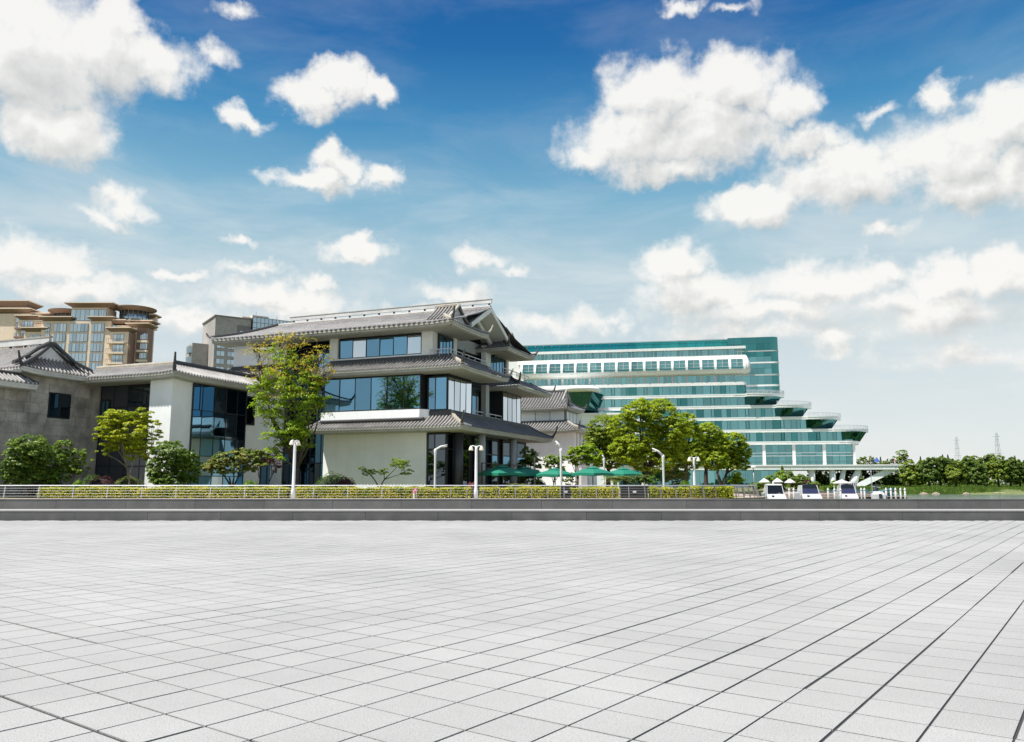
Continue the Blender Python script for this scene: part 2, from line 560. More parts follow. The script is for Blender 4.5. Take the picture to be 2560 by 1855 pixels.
leaf_mat('leaf_gold', (.34, .34, .02), (.52, .44, .03), (.58, .38, .07), .45)
leaf_mat('leaf_dark', (.055, .115, .012), (.13, .225, .024), (.27, .36, .05), .36, .38)
leaf_mat('leaf_mid', (.085, .17, .016), (.20, .32, .032), (.36, .46, .06), .44)
leaf_mat('leaf_bronze', (.10, .17, .02), (.25, .33, .05), (.38, .30, .09), .42)
leaf_mat('leaf_red', (.035, .012, .014), (.085, .026, .028), (.15, .05, .04), .25)
leaf_mat('leaf_hedge', (.22, .30, .016), (.56, .57, .025), (.76, .66, .06), .45)
leaf_mat('leaf_dome', (.07, .17, .012), (.18, .34, .018), (.32, .46, .035), .32)
leaf_mat('leaf_dome_dark', (.035, .085, .012), (.08, .165, .02), (.15, .24, .03), .28)
leaf_mat('leaf_willow', (.05, .10, .014), (.12, .20, .03), (.24, .33, .05), .42)
leaf_mat('leaf_willow_pale', (.09, .16, .018), (.20, .30, .035), (.36, .42, .05), .42)
leaf_mat('leaf_conifer', (.016, .040, .018), (.035, .07, .03), (.07, .12, .04), .2)
leaf_mat('leaf_reed', (.07, .14, .018), (.15, .25, .035), (.26, .35, .06), .38)
leaf_mat('leaf_cycad', (.07, .12, .018), (.17, .22, .04), (.36, .36, .09), .3)
leaf_mat('leaf_azalea', (.30, .03, .12), (.5, .06, .2), (.25, .3, .05), .3)
glass_mat('glass_pod', (.09, .24, .24), (.004, .035, .03), .6)


def clear_glass(name, tint, clear):
    m = bpy.data.materials.new(name)
    m.use_nodes = True
    nt = m.node_tree
    nt.nodes.remove(nt.nodes['Principled BSDF'])
    t = nt.nodes.new('ShaderNodeBsdfTransparent')
    g = nt.nodes.new('ShaderNodeBsdfGlossy')
    g.inputs['Color'].default_value = (*tint, 1)
    g.inputs['Roughness'].default_value = .05
    x = nt.nodes.new('ShaderNodeMixShader')
    x.inputs[0].default_value = clear
    nt.links.new(g.outputs[0], x.inputs[1])
    nt.links.new(t.outputs[0], x.inputs[2])
    nt.links.new(x.outputs[0], nt.nodes['Material Output'].inputs['Surface'])
    MATS[name] = m


clear_glass('rail_clear', (.75, .80, .82), .6)
M = MATS


def tile_tone(m, amount):
    nt = m.node_tree
    b = nt.nodes['Principled BSDF']
    src = b.inputs['Base Color'].links[0].from_socket
    a = nt.nodes.new('ShaderNodeAttribute')
    a.attribute_name = 'rnd'
    r = nt.nodes.new('ShaderNodeMapRange')
    r.inputs['To Min'].default_value = 1 - amount
    r.inputs['To Max'].default_value = 1 + amount
    nt.links.new(a.outputs['Fac'], r.inputs['Value'])
    # dark mica specks in the granite
    geo = nt.nodes.new('ShaderNodeNewGeometry')
    n = nt.nodes.new('ShaderNodeTexNoise')
    n.inputs['Scale'].default_value = 120
    n.inputs['Detail'].default_value = 2
    nt.links.new(geo.outputs['Position'], n.inputs['Vector'])
    sp = nt.nodes.new('ShaderNodeMapRange')
    sp.inputs['From Min'].default_value = .55
    sp.inputs['From Max'].default_value = .68
    sp.inputs['To Min'].default_value = 1.0
    sp.inputs['To Max'].default_value = .34
    nt.links.new(n.outputs['Fac'], sp.inputs['Value'])
    mm = nt.nodes.new('ShaderNodeMath')
    mm.operation = 'MULTIPLY'
    nt.links.new(r.outputs[0], mm.inputs[0])
    nt.links.new(sp.outputs[0], mm.inputs[1])
    v = nt.nodes.new('ShaderNodeVectorMath')
    v.operation = 'SCALE'
    nt.links.new(src, v.inputs[0])
    nt.links.new(mm.outputs[0], v.inputs['Scale'])
    nt.links.new(v.outputs[0], b.inputs['Base Color'])


tile_tone(MATS['paver'], .035)


# ------------------------------------------------------------------ mesh helpers
class MB:
    """Collects shapes; build() links them as ONE mesh object."""

    def __init__(s):
        s.v = []
        s.f = []

    def add(s, verts, faces):
        o = len(s.v)
        s.v.extend([tuple(p) for p in verts])
        s.f.extend([tuple(i + o for i in f) for f in faces])
        return s

    def box(s, x0, x1, y0, y1, z0, z1):
        return s.add([(x0, y0, z0), (x1, y0, z0), (x1, y1, z0), (x0, y1, z0), (x0, y0, z1), (x1, y0, z1), (x1, y1, z1), (x0, y1, z1)],
                     [(0, 3, 2, 1), (4, 5, 6, 7), (0, 1, 5, 4), (1, 2, 6, 5), (2, 3, 7, 6), (3, 0, 4, 7)])

    def prism(s, poly, z0, z1, poly1=None):
        n = len(poly)
        p1 = poly1 or poly
        vs = [(x, y, z0) for x, y in poly] + [(x, y, z1) for x, y in p1]
        fs = [tuple(range(n - 1, -1, -1)), tuple(range(n, 2 * n))]
        fs += [(i, (i + 1) % n, n + (i + 1) % n, n + i) for i in range(n)]
        return s.add(vs, fs)

    def bar(s, a, b, w, h=None, up=(0, 0, 1)):
        a, b = Vector(a), Vector(b)
        d = (b - a).normalized()
        u = Vector(up)
        if abs(d.dot(u)) > .98:
            u = Vector((0, 1, 0))
        r = d.cross(u).normalized()
        u = r.cross(d).normalized()
        h = w if h is None else h
        vs = []
        for p in (a, b):
            for i, j in ((-1, -1), (1, -1), (1, 1), (-1, 1)):
                vs.append(p + r * (i * w / 2) + u * (j * h / 2))
        return s.add(vs, [(0, 1, 2, 3), (7, 6, 5, 4), (0, 4, 5, 1), (1, 5, 6, 2), (2, 6, 7, 3), (3, 7, 4, 0)])

    def tube(s, path, rad, n=6, cap=True):
        path = [Vector(p) for p in path]
        if not isinstance(rad, (list, tuple)):
            rad = [rad] * len(path)
        vs, fs = [], []
        prev = None
        for i, p in enumerate(path):
            d = (path[min(i + 1, len(path) - 1)] - path[max(i - 1, 0)]).normalized()
            u = prev if prev is not None else (Vector((0, 0, 1)) if abs(d.z) < .9 else Vector((1, 0, 0)))
            r = d.cross(u)
            if r.length < 1e-5:
                r = d.cross(Vector((0, 1, 0)))
            r.normalize()
            u = r.cross(d).normalized()
            prev = u
            for k in range(n):
                a = 2 * math.pi * k / n
                vs.append(p + r * (math.cos(a) * rad[i]) + u * (math.sin(a) * rad[i]))
        for i in range(len(path) - 1):
            for k in range(n):
                k2 = (k + 1) % n
                fs.append((i * n + k, i * n + k2, (i + 1) * n + k2, (i + 1) * n + k))
        if cap:
            fs.append(tuple(range(n - 1, -1, -1)))
            fs.append(tuple((len(path) - 1) * n + k for k in range(n)))
        return s.add(vs, fs)

    def lathe(s, prof, n=12, c=(0, 0, 0)):
        vs, fs = [], []
        for r, z in prof:
            for k in range(n):
                a = 2 * math.pi * k / n
                vs.append((c[0] + r * math.cos(a), c[1] + r * math.sin(a), c[2] + z))
        for i in range(len(prof) - 1):
            for k in range(n):
                k2 = (k + 1) % n
                fs.append((i * n + k, i * n + k2, (i + 1) * n + k2, (i + 1) * n + k))
        if prof[0][0] > 1e-4:
            fs.append(tuple(range(n - 1, -1, -1)))
        if prof[-1][0] > 1e-4:
            fs.append(tuple((len(prof) - 1) * n + k for k in range(n)))
        return s.add(vs, fs)

    def build(s, name, m, parent=None, smooth=False, kind=None):
        me = bpy.data.meshes.new(name)
        me.from_pydata(s.v, [], s.f)
        me.materials.append(M[m] if isinstance(m, str) else m)
        if smooth:
            me.polygons.foreach_set('use_smooth', [True] * len(me.polygons))
        me.update()
        return link(name, me, parent, kind)


def link(name, me, parent=None, kind=None):
    o = bpy.data.objects.new(name, me)
    COL.objects.link(o)
    if parent is not None:
        o.parent = parent
    if kind:
        o['kind'] = kind
    return o


def tag(o, label, cat, group=None):
    o['label'] = label
    o['category'] = cat
    if group:
        o['group'] = group
    return o


def empty(name, loc, rz=0.0, label=None, cat=None, group=None):
    o = bpy.data.objects.new(name, None)
    o.empty_display_size = .3
    COL.objects.link(o)
    o.location = loc
    o.rotation_euler = (0, 0, rz)
    if label:
        tag(o, label, cat, group)
    return o


def struct(o):
    o['kind'] = 'structure'
    return o


_unit = {}


def piece(name, m, parent, c, size, rot=(0, 0, 0)):
    """One alike piece (pane, slab, tile): a shared box mesh, placed and sized by its object."""
    if m not in _unit:
        me = bpy.data.meshes.new('piece_' + m)
        mb = MB().box(-.5, .5, -.5, .5, -.5, .5)
        me.from_pydata(mb.v, [], mb.f)
        me.materials.append(M[m])
        _unit[m] = me
    o = bpy.data.objects.new(name, _unit[m])
    COL.objects.link(o)
    o.parent = parent
    o.location = c
    o.scale = size
    o.rotation_euler = rot
    return o


def arr_mesh(name, V, F, m, rnd=None):
    """V (n,3) and F (k,4) numpy arrays to a mesh, with an optional random value for each vertex."""
    me = bpy.data.meshes.new(name)
    n, k = len(V), len(F)
    me.vertices.add(n)
    me.vertices.foreach_set('co', np.ascontiguousarray(V, dtype=np.float32).ravel())
    me.loops.add(k * F.shape[1])
    me.loops.foreach_set('vertex_index', np.ascontiguousarray(F, dtype=np.int32).ravel())
    me.polygons.add(k)
    me.polygons.foreach_set('loop_start', np.arange(0, k * F.shape[1], F.shape[1], dtype=np.int32))
    me.polygons.foreach_set('loop_total', np.full(k, F.shape[1], dtype=np.int32))
    if rnd is not None:
        a = me.attributes.new('rnd', 'FLOAT', 'POINT')
        a.data.foreach_set('value', np.ascontiguousarray(rnd, dtype=np.float32))
    me.materials.append(M[m] if isinstance(m, str) else m)
    me.update(calc_edges=True)
    return me

# ------------------------------------------------------------------ ground, river, plaza
GZ = 0.42                                     # level of the garden
WZ = -1.0                                     # level of the river


def sheet(name, poly, z, m):
    mb = MB()
    mb.add([(x, y, z) for x, y in poly], [tuple(range(len(poly)))])
    return struct(mb.build(name, m))


struct(MB().add([(-4000, -600, -2.6), (4000, -600, -2.6), (4000, 6000, -2.6), (-4000, 6000, -2.6)], [(0, 1, 2, 3)]).build('ground', 'riverbed'))

# river: one rippled sheet
wm = bpy.data.materials.new('river_water')
wm.use_nodes = True
_b = wm.node_tree.nodes['Principled BSDF']
_b.inputs['Base Color'].default_value = (.16, .21, .19, 1)
_b.inputs['Roughness'].default_value = .12
_b.inputs['Specular IOR Level'].default_value = .5
_g = wm.node_tree.nodes.new('ShaderNodeNewGeometry')
_n = wm.node_tree.nodes.new('ShaderNodeTexNoise')
_n.inputs['Scale'].default_value = 1.3
_n.inputs['Detail'].default_value = 5
_p = wm.node_tree.nodes.new('ShaderNodeBump')
_p.inputs['Strength'].default_value = .6
_p.inputs['Distance'].default_value = .12
wm.node_tree.links.new(_g.outputs['Position'], _n.inputs['Vector'])
wm.node_tree.links.new(_n.outputs['Fac'], _p.inputs['Height'])
wm.node_tree.links.new(_p.outputs[0], _b.inputs['Normal'])
MATS['river_water'] = wm
sheet('river', [(14, 44), (900, 44), (900, 260), (14, 260)], WZ, 'river_water')

# garden land: a solid slab whose edge follows the railing round the point
RAIL_Y, RAIL_X, RAIL_R = 66.0, 10.0, 13.5


def rail_pt(s):
    """Point of the railing s metres along, measured from its left end."""
    if s <= RAIL_X + 62:
        return Vector((-62 + s, RAIL_Y, 0)), Vector((1, 0, 0))
    t = (s - RAIL_X - 62) / RAIL_R
    return Vector((RAIL_X + RAIL_R * math.sin(t), RAIL_Y + RAIL_R - RAIL_R * math.cos(t), 0)), Vector((math.cos(t), math.sin(t), 0))


edge = []
for i in range(15):
    p, d = rail_pt(72 + i * 1.95)
    nrm = Vector((d.y, -d.x, 0))
    q = p + nrm * .7
    edge.append((q.x, q.y))
land = [(-500, 52), (8, 52), (10, 65.3)] + edge[1:] + [(30, 110), (36, 128), (52, 160), (70, 205), (86, 236), (100, 262), (100, 900), (-500, 900)]
struct(MB().prism(land, -2.4, GZ).build('garden_ground', 'lawn'))
pav = [(-500, RAIL_Y - .7), (10, RAIL_Y - .7)] + edge[1:]
inner = []
for i in range(15):
    p, d = rail_pt(72 + i * 1.95)
    q = p - Vector((d.y, -d.x, 0)) * 1.2
    inner.append((q.x, q.y))
pav = pav + inner[::-1] + [(-500, RAIL_Y + 1.2)]
# promenade strip under the railing
mb = MB()
n = len(pav)
mb.add([(x, y, GZ + .012) for x, y in pav], [tuple(range(n))])
struct(mb.build('promenade_path', 'promenade'))
# cafe terrace floor between the pavilion and the trees
sheet('terrace_path', [(-2, 82.5), (26, 84.5), (30, 118), (4, 128)], GZ + .008, 'promenade')

# far bank: lawn rising gently from the water to the horizon
bx = [78, 110, 150, 220, 340, 520, 900]
by = [(205, -1.35), (208, -.7), (214, .15), (232, .6), (262, 1.0), (330, 1.2), (800, 1.5), (4500, 2.0)]
V, F = [], []
for j, (y, z) in enumerate(by):
    for i, x in enumerate(bx):
        V.append((x * (1 if j < 6 else 4) - (0 if j < 6 else 500), y + 3 * math.sin(x * .11) * (j < 4), z))
nb = len(bx)
for j in range(len(by) - 1):
    for i in range(nb - 1):
        a = j * nb + i
        F.append((a, a + 1, a + nb + 1, a + nb))
struct(MB().add(V, F).build('far_bank_terrain', 'bank_grass', smooth=True))

# ---- plaza: bed of dark joints with square granite pavers set on it
TILE = .4846
TA = R(-36.6)
TU = Vector((math.cos(TA), math.sin(TA), 0))
TV = Vector((-math.sin(TA), math.cos(TA), 0))
TO = Vector((-2.8276, 6.1926, 0))
D1, Z1, D2, Z2 = 36.09, .446, 37.75, .908     # lower and upper step
PX0, PX1, PY0, PY1 = -46, 46, -14, D1 - .005
plaza = struct(MB().box(-150, 150, -60, D1 + .3, -.30, -.010).build('plaza_paving', 'joint'))


def seg_noise(i, j, k):
    h = math.sin(i * 127.1 + j * 311.7 + k * 74.7) * 43758.5453
    return h - math.floor(h)


def joint_w(line, along, k):
    """Half width of a joint: some runs stand open, others are nearly closed."""
    run = math.floor((along + seg_noise(line, 0, k) * 9) / 5.0)
    r = seg_noise(line, run, k + 3)
    return .0070 + .0080 * r ** 2.2 + (.0022 if r > .86 else 0)


cells = []
for a in range(-150, 150):
    for b in range(-150, 150):
        c = TO + TU * ((a + .5) * TILE) + TV * ((b + .5) * TILE)
        if PX0 < c.x < PX1 and PY0 < c.y < PY1 - .2:
            cells.append((a, b, c))


def tile_corners(a, b):
    u0 = joint_w(a, b, 1)
    u1 = joint_w(a + 1, b, 1)
    v0 = joint_w(b, a, 2)
    v1 = joint_w(b + 1, a, 2)
    out = []
    for uu, vv in ((a * TILE + u0, b * TILE + v0), ((a + 1) * TILE - u1, b * TILE + v0), ((a + 1) * TILE - u1, (b + 1) * TILE - v1), (a * TILE + u0, (b + 1) * TILE - v1)):
        p = TO + TU * uu + TV * vv
        out.append([p.x, min(p.y, PY1), 0.0])
    dz = (seg_noise(a, b, 9) - .5) * .0008
    tx, ty = (seg_noise(a, b, 11) - .5) * .0006, (seg_noise(a, b, 12) - .5) * .0006
    return [(p[0], p[1], dz + tx * (k in (1, 2)) + ty * (k in (2, 3))) for k, p in enumerate(out)]


def in_view(c):
    return c.y > 4.9 and abs(c.x) < c.y * .64 + .4


near = sorted((t for t in cells if in_view(t[2])), key=lambda t: t[2].length)[:300]
near_ids = {(t[0], t[1]) for t in near}
TF = [(0, 1, 2, 3), (0, 4, 5, 1), (1, 5, 6, 2), (2, 6, 7, 3), (3, 7, 4, 0)]
for a, b, c in near:
    t = tile_corners(a, b)
    mb = MB().add([(x - c.x, y - c.y, z) for x, y, z in t] + [(x - c.x, y - c.y, -.011) for x, y, z in t], TF)
    o = mb.build('paver', 'paver', plaza)
    at_ = o.data.attributes.new('rnd', 'FLOAT', 'POINT')
    at_.data.foreach_set('value', [seg_noise(a, b, 21)] * 8)
    o.location = (c.x, c.y, 0)
mb = MB()
tones = []
for a, b, c in cells:
    if (a, b) not in near_ids:
        t = tile_corners(a, b)
        mb.add(t + [(x, y, -.011) for x, y, z in t], TF)
        tones += [seg_noise(a, b, 21)] * 8
o = mb.build('paver_field', 'paver', plaza, kind='stuff')
o.data.attributes.new('rnd', 'FLOAT', 'POINT').data.foreach_set('value', tones)

# ---- two long granite steps behind the plaza, block by block
LOWJ = [-176, 3, 189, 370, 553, 733, 914, 1095, 1280, 1466, 1653, 1850, 2047, 2255, 2471, 2690]
UPJ = [-35, 139, 314, 487, 660, 831, 1003, 1178, 1354, 1532, 1716, 1905, 2098, 2296, 2502, 2710]
for js, d, z0, z1, lab in ((LOWJ, D1, -.01, Z1, 'lower dark granite step with pale tread, running along the paving'),
                           (UPJ, D2, Z1 - .09, Z2, 'upper dark granite step set back above the lower one')):
    st = tag(empty('granite_step', (0, d, max(z0, 0))), lab, 'step')
    xs = [at(x, 1270, d).x for x in js]
    x0, x1 = -90, 90
    xs = [x0 + (xs[0] - x0) * f for f in (0, .25, .5, .75)] + xs + [xs[-1] + (x1 - xs[-1]) * f for f in (.25, .5, .75, 1)]
    for i in range(len(xs) - 1):
        g = .006
        w, h = xs[i + 1] - xs[i] - 2 * g, z1 - z0 - .05
        mb = MB().box(-w / 2, w / 2, 0, .40, -h / 2, h / 2)
        o = mb.build('block', 'step_stone', st)
        o.location = ((xs[i] + xs[i + 1]) / 2, random.uniform(-.003, .003), z0 + h / 2 - max(z0, 0))
    MB().box(x0, x1, .10, D2 - D1 + .3 if d == D1 else .42, z0 - max(z0, 0), z1 - .05 - max(z0, 0) - .006).build('step_core', 'joint', st)
    MB().box(x0, x1, -.012, (D2 - D1 - .002) if d == D1 else .45, z1 - .05 - max(z0, 0), z1 - max(z0, 0)).build('tread', 'tread_stone' if d == D1 else 'step_stone', st)
# unseen ground before the railing, made pale to bounce light onto the walls
struct(MB().box(-160, 160, D2 + .46, 52, -2.4, .28).build('unseen_bounce_ground', 'bounce_pale'))
sheet('bounce_sheet', [(-300, 52.0), (7.9, 52.0), (9.9, 65.25), (-300, 65.25)], GZ + .006, 'bounce_pale')  # added pale sheet, throws light up at walls and eaves

# ------------------------------------------------------------------ tiled roofs, curtain walls
def lerp(a, b, t):
    return a + (b - a) * t


class Slope:
    """One slope of a tiled roof in a building's own frame.
    e0: eave start (x, y); E: unit vector along the eave; U: unit vector up the slope (horizontal); L, D: eave length, depth;
    H: rise, c: concavity; ia, ib: how far each end is drawn in at the top; ua, ub: upturn of each eave end."""

    def __init__(s, e0, E, U, L, z0, D, H, c=.35, ia=0.0, ib=0.0, ua=0.0, ub=0.0, wup=3.2):
        s.e0, s.E, s.U = Vector((*e0, 0)), Vector((*E, 0)), Vector((*U, 0))
        s.L, s.z0, s.D, s.H, s.c, s.ia, s.ib, s.ua, s.ub, s.wup = L, z0, D, H, c, ia, ib, ua, ub, wup

    def tmax(s, x):
        t = 1.0
        if s.ia > 1e-6:
            t = min(t, x / s.ia)
        if s.ib > 1e-6:
            t = min(t, (s.L - x) / s.ib)
        return max(0.0, t)

    def z(s, x, t):
        a = max(0, 1 - x / s.wup)
        b = max(0, 1 - (s.L - x) / s.wup)
        return s.z0 + s.H * ((1 - s.c) * t + s.c * t * t) + (s.ua * a * a + s.ub * b * b) * (1 - t)

    def p(s, x, t, dz=0.0):
        q = s.e0 + s.E * x + s.U * (s.D * t)
        return Vector((q.x, q.y, s.z(min(max(x, 0), s.L), t) + dz))


def roof(B, name, sl, spacing=.40, deck='roof_valley', rib='roof_tile', rw=.11, rh=.17, fascia=True, soffit=1.0, ma=0, mb_=0, nt=6, fmat='grey_trim', label=None):
    """Deck with rows of half-round tiles, eave boards and soffit; returns the deck object."""
    n = max(2, int(round(sl.L / spacing)))
    mb = MB()
    cols = [sl.L * i / n for i in range(n + 1)]
    V, F = [], []
    for x in cols:
        tm = sl.tmax(x)
        for k in range(nt + 1):
            V.append(sl.p(x, tm * k / nt))
    for i in range(n):
        for k in range(nt):
            a = i * (nt + 1) + k
            F.append((a, a + nt + 1, a + nt + 2, a + 1))
    mb.add(V, F)
    d = mb.build(name, deck, B)
    if label:
        d['label'] = label
    ribs = MB()
    perp = sl.E
    prof = [(-1, 0), (-.72, .68), (0, 1), (.72, .68), (1, 0)]
    for i in range(n):
        x = (cols[i] + cols[i + 1]) / 2
        tm = sl.tmax(x)
        if tm < .04:
            continue
        ks = max(1, int(math.ceil(nt * tm)))
        V, F = [], []
        for k in range(ks + 1):
            t = tm * k / ks - (.035 if k == 0 else 0)
            q = sl.p(x, t, .0)
            for a, b in prof:
                V.append(q + perp * (a * rw) + Vector((0, 0, b * rh)))
        m = len(prof)
        for k in range(ks):
            for j in range(m - 1):
                F.append((k * m + j, k * m + j + 1, (k + 1) * m + j + 1, (k + 1) * m + j))
        F.append(tuple(range(m)))
        ribs.add(V, F)
    ribs.build('tile_rows', rib, d, kind='stuff')
    if fascia:
        fb = MB()
        sb = MB()
        secs = [(0.02, .30, -.20, -.03), (.13, .42, -.44, -.20)]
        if soffit:
            secs.append((.34, soffit, -.50, -.43))
        nx = 14
        for (u0, u1, za, zb) in secs:
            tgt = sb if u1 == soffit else fb
            V, F = [], []
            for i in range(nx + 1):
                f = i / nx
                for u, zz in ((u0, za), (u1, za), (u1, zb), (u0, zb)):
                    x = lerp(u * ma, sl.L - u * mb_, f)
                    q = sl.e0 + sl.E * x + sl.U * u
                    V.append((q.x, q.y, sl.z(x, 0) + zz))
            for i in range(nx):
                for j in range(4):
                    a = i * 4 + j
                    b = i * 4 + (j + 1) % 4
                    F.append((a, b, b + 4, a + 4))
            F.append((0, 1, 2, 3))
            F.append(tuple(nx * 4 + j for j in (3, 2, 1, 0)))
            tgt.add(V, F)
        fb.build('eave_board', fmat, d)
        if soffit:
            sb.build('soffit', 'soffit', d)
    return d


def ridge(D, pts, w, h, m='ridge_tile', name='ridge'):
    """A ridge of stacked tiles along a line."""
    mb = MB()
    V, F = [], []
    pts = [Vector(p) for p in pts]
    for i, p in enumerate(pts):
        d = pts[min(i + 1, len(pts) - 1)] - pts[max(i - 1, 0)]
        r = Vector((d.y, -d.x, 0))
        r = r.normalized() if r.length > 1e-5 else Vector((1, 0, 0))
        for a, b in ((-.5, -.05), (-.5, .62), (-.30, 1), (.30, 1), (.5, .62), (.5, -.05)):
            V.append(p + r * (a * w) + Vector((0, 0, b * h)))
    for i in range(len(pts) - 1):
        for j in range(6):
            a, b = i * 6 + j, i * 6 + (j + 1) % 6
            F.append((a, b, b + 6, a + 6))
    F.append((5, 4, 3, 2, 1, 0))
    F.append(tuple((len(pts) - 1) * 6 + j for j in range(6)))
    mb.add(V, F)
    return mb.build(name, m, D)


def finial(D, p, dirv, h=1.0, w=.13, m='ridge_tile', lean=.45):
    """Upturned horn at the corner of an eave."""
    d = Vector((*dirv, 0)).normalized()
    p = Vector(p)
    path = [p - d * .5 + Vector((0, 0, .02)), p + Vector((0, 0, .10)), p + d * (lean * .5 * h) + Vector((0, 0, .40 * h)), p + d * (lean * h) + Vector((0, 0, h))]
    mb = MB().tube(path, [w * 1.25, w * 1.3, w, w * .65], 6)
    return mb.build('roof_finial', m, D)


def hip(D, sl, end, m='ridge_tile', w=.3, h=.34, n=7, fin=1.0, finm=None, t1=1.0):
    pts = []
    for k in range(n + 1):
        t = t1 * k / n
        x = sl.ia * t if end == 'a' else sl.L - sl.ib * t
        pts.append(sl.p(x, t, .05))
    ridge(D, pts, w, h, m, 'hip_ridge')
    if fin:
        d = (pts[0] - pts[2])
        finial(D, pts[0] + Vector((0, 0, .15)), (d.x, d.y), fin, m=finm or 'ridge_tile')


def glazing(B, plane, c, ae, ze, gm='glass_blue', fm='frame_dark', fw=.10, name='window', tilt=.006, skip=(), depth=.08, sgn=None):
    """A window of several panes. plane 'Y': in y = c facing -y; plane 'X': in x = c facing +x. ae, ze: pane edges along and up."""
    mb = MB()
    a0, a1, z0, z1 = ae[0], ae[-1], ze[0], ze[-1]

    def bx(p0, p1, q0, q1, d0, d1):
        if plane == 'Y':
            mb.box(p0, p1, c - d1, c - d0, q0, q1)
        else:
            mb.box(c + d0, c + d1, p0, p1, q0, q1)
    # bars run between the panes, a little proud of them
    for i, a in enumerate(ae):
        w = fw * (1.2 if i in (0, len(ae) - 1) else .8)
        bx(a - w / 2, a + w / 2, z0 - fw * .5, z1 + fw * .5, -.02, depth + .03)
    for i, z in enumerate(ze):
        w = fw * (1.2 if i in (0, len(ze) - 1) else .8)
        bx(a0 + fw * .6, a1 - fw * .6, z - w / 2, z + w / 2, -.018, depth + .024)
    fr = mb.build(name, fm, B)
    for i in range(len(ae) - 1):
        for j in range(len(ze) - 1):
            if (i, j) in skip:
                continue
            w, h = ae[i + 1] - ae[i] - fw * .5, ze[j + 1] - ze[j] - fw * .5
            ca, cz = (ae[i] + ae[i + 1]) / 2, (ze[j] + ze[j + 1]) / 2
            g = gm[(i + j) % len(gm)] if isinstance(gm, (list, tuple)) else gm
            rt = (random.uniform(-tilt, tilt), 0, random.uniform(-tilt, tilt))
            if plane == 'Y':
                piece('pane', g, fr, (ca, c - depth / 2, cz), (w, depth, h), rt)
            else:
                piece('pane', g, fr, (c + depth / 2, ca, cz), (depth, w, h), (0, rt[0], rt[2]))
    return fr


def steps(a, b, n):
    return [a + (b - a) * i / n for i in range(n + 1)]


# ------------------------------------------------------------------ the tea pavilion with three tiers of roofs
TH = R(21.5)
CX, CY = -5.0, 80.0


def frame_empty(name, label, cat):
    return empty(name, (CX, CY, 0), -TH, label, cat)


def loc(x, y, z=0.0):
    """Point of the garden buildings' common frame in the world."""
    return Vector((CX + math.cos(TH) * x + math.sin(TH) * y, CY - math.sin(TH) * x + math.cos(TH) * y, z))


P = frame_empty('tiled_pavilion', 'three storey pavilion with grey tiled hip roofs and blue glass above the hedge', 'building')
MB().box(-17.85, -5.15, 2.2, 14, .25, 7.15).build('front_wall', 'render_wall', P)
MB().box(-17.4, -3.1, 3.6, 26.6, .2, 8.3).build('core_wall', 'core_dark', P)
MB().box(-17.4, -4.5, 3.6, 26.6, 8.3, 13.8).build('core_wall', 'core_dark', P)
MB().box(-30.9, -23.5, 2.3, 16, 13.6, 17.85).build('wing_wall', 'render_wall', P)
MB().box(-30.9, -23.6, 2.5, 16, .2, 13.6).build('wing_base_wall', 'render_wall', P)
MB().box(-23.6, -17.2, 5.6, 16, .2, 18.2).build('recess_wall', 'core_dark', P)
# slot window high in the wing
glazing(P, 'Y', 2.26, [-27.9, -25.2], [16.95, 17.5], 'glass_pale', fw=.16, name='slot_window')
# tall recessed glass between wing and pavilion
glazing(P, 'Y', 5.6, steps(-23.5, -17.5, 4), [.6, 4.0, 8.0, 12.0, 14.2, 18.0], ['glass_blue', 'glass_dark', 'glass_blue'], name='recessed_window', fw=.14)
glazing(P, 'X', -23.46, steps(2.6, 5.5, 2), [.6, 5.0, 9.0, 13.0, 17.6], 'glass_dark', name='recess_side_window')
# ground floor: corner glass and columns under the lowest roof
glazing(P, 'Y', 2.4, [-5.0, -4.2, -2.9], [.4, 5.2, 6.8], 'glass_dark', name='corner_window', fw=.14)
glazing(P, 'X', -2.9, [2.5, 4.9, 5.4, 7.9], [.4, 5.2, 6.8], 'glass_dark', name='corner_window', fw=.16)
glazing(P, 'X', -3.0, [9.6, 11.2, 12.9, 14.6, 16.4], [.4, 3.4, 5.0, 6.8], ['glass_blue', 'glass_dark'], name='terrace_window', fw=.18)
glazing(P, 'X', -3.0, [18.0, 20.4, 22.8, 25.6], [.4, 3.4, 5.0, 6.8], ['glass_dark', 'glass_blue'], name='terrace_window', fw=.18)
for y in (7.7, 17.2):
    mb = MB().lathe([(.45, .2), (.45, 7.0)], 20, (-1.25, y, 0))
    mb.build('column', 'pillar', P, smooth=True)
MB().lathe([(.5, .2), (.5, 7.0)], 16, (-2.2, 3.9, 0)).build('column', 'dark_panel', P, smooth=True)
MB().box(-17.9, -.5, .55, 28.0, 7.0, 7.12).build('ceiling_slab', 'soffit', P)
# first upper floor: parapet, projecting glass bay, side panes, railing
MB().box(-17.6, -5.45, 1.15, 3.6, 8.3, 9.34).build('parapet', 'render_wall', P)
MB().add([(-5.45, 1.15, 8.3), (-4.75, 1.9, 8.3), (-4.75, 3.6, 8.3), (-5.45, 3.6, 8.3), (-5.45, 1.15, 9.34), (-4.75, 1.9, 9.34), (-4.75, 3.6, 9.34), (-5.45, 3.6, 9.34)],
         [(0, 3, 2, 1), (4, 5, 6, 7), (0, 1, 5, 4), (1, 2, 6, 5), (2, 3, 7, 6), (3, 0, 4, 7)]).build('parapet_return', 'render_wall', P)
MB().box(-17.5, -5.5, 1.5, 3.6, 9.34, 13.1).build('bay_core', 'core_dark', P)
glazing(P, 'Y', 1.5, steps(-17.45, -5.5, 6), [9.42, 13.0], 'glass_blue', name='bay_window', fw=.13, tilt=.012)
glazing(P, 'Y', 2.3, [-5.0, -4.15, -2.8], [9.3, 12.75], 'glass_blue', name='corner_window', fw=.12)
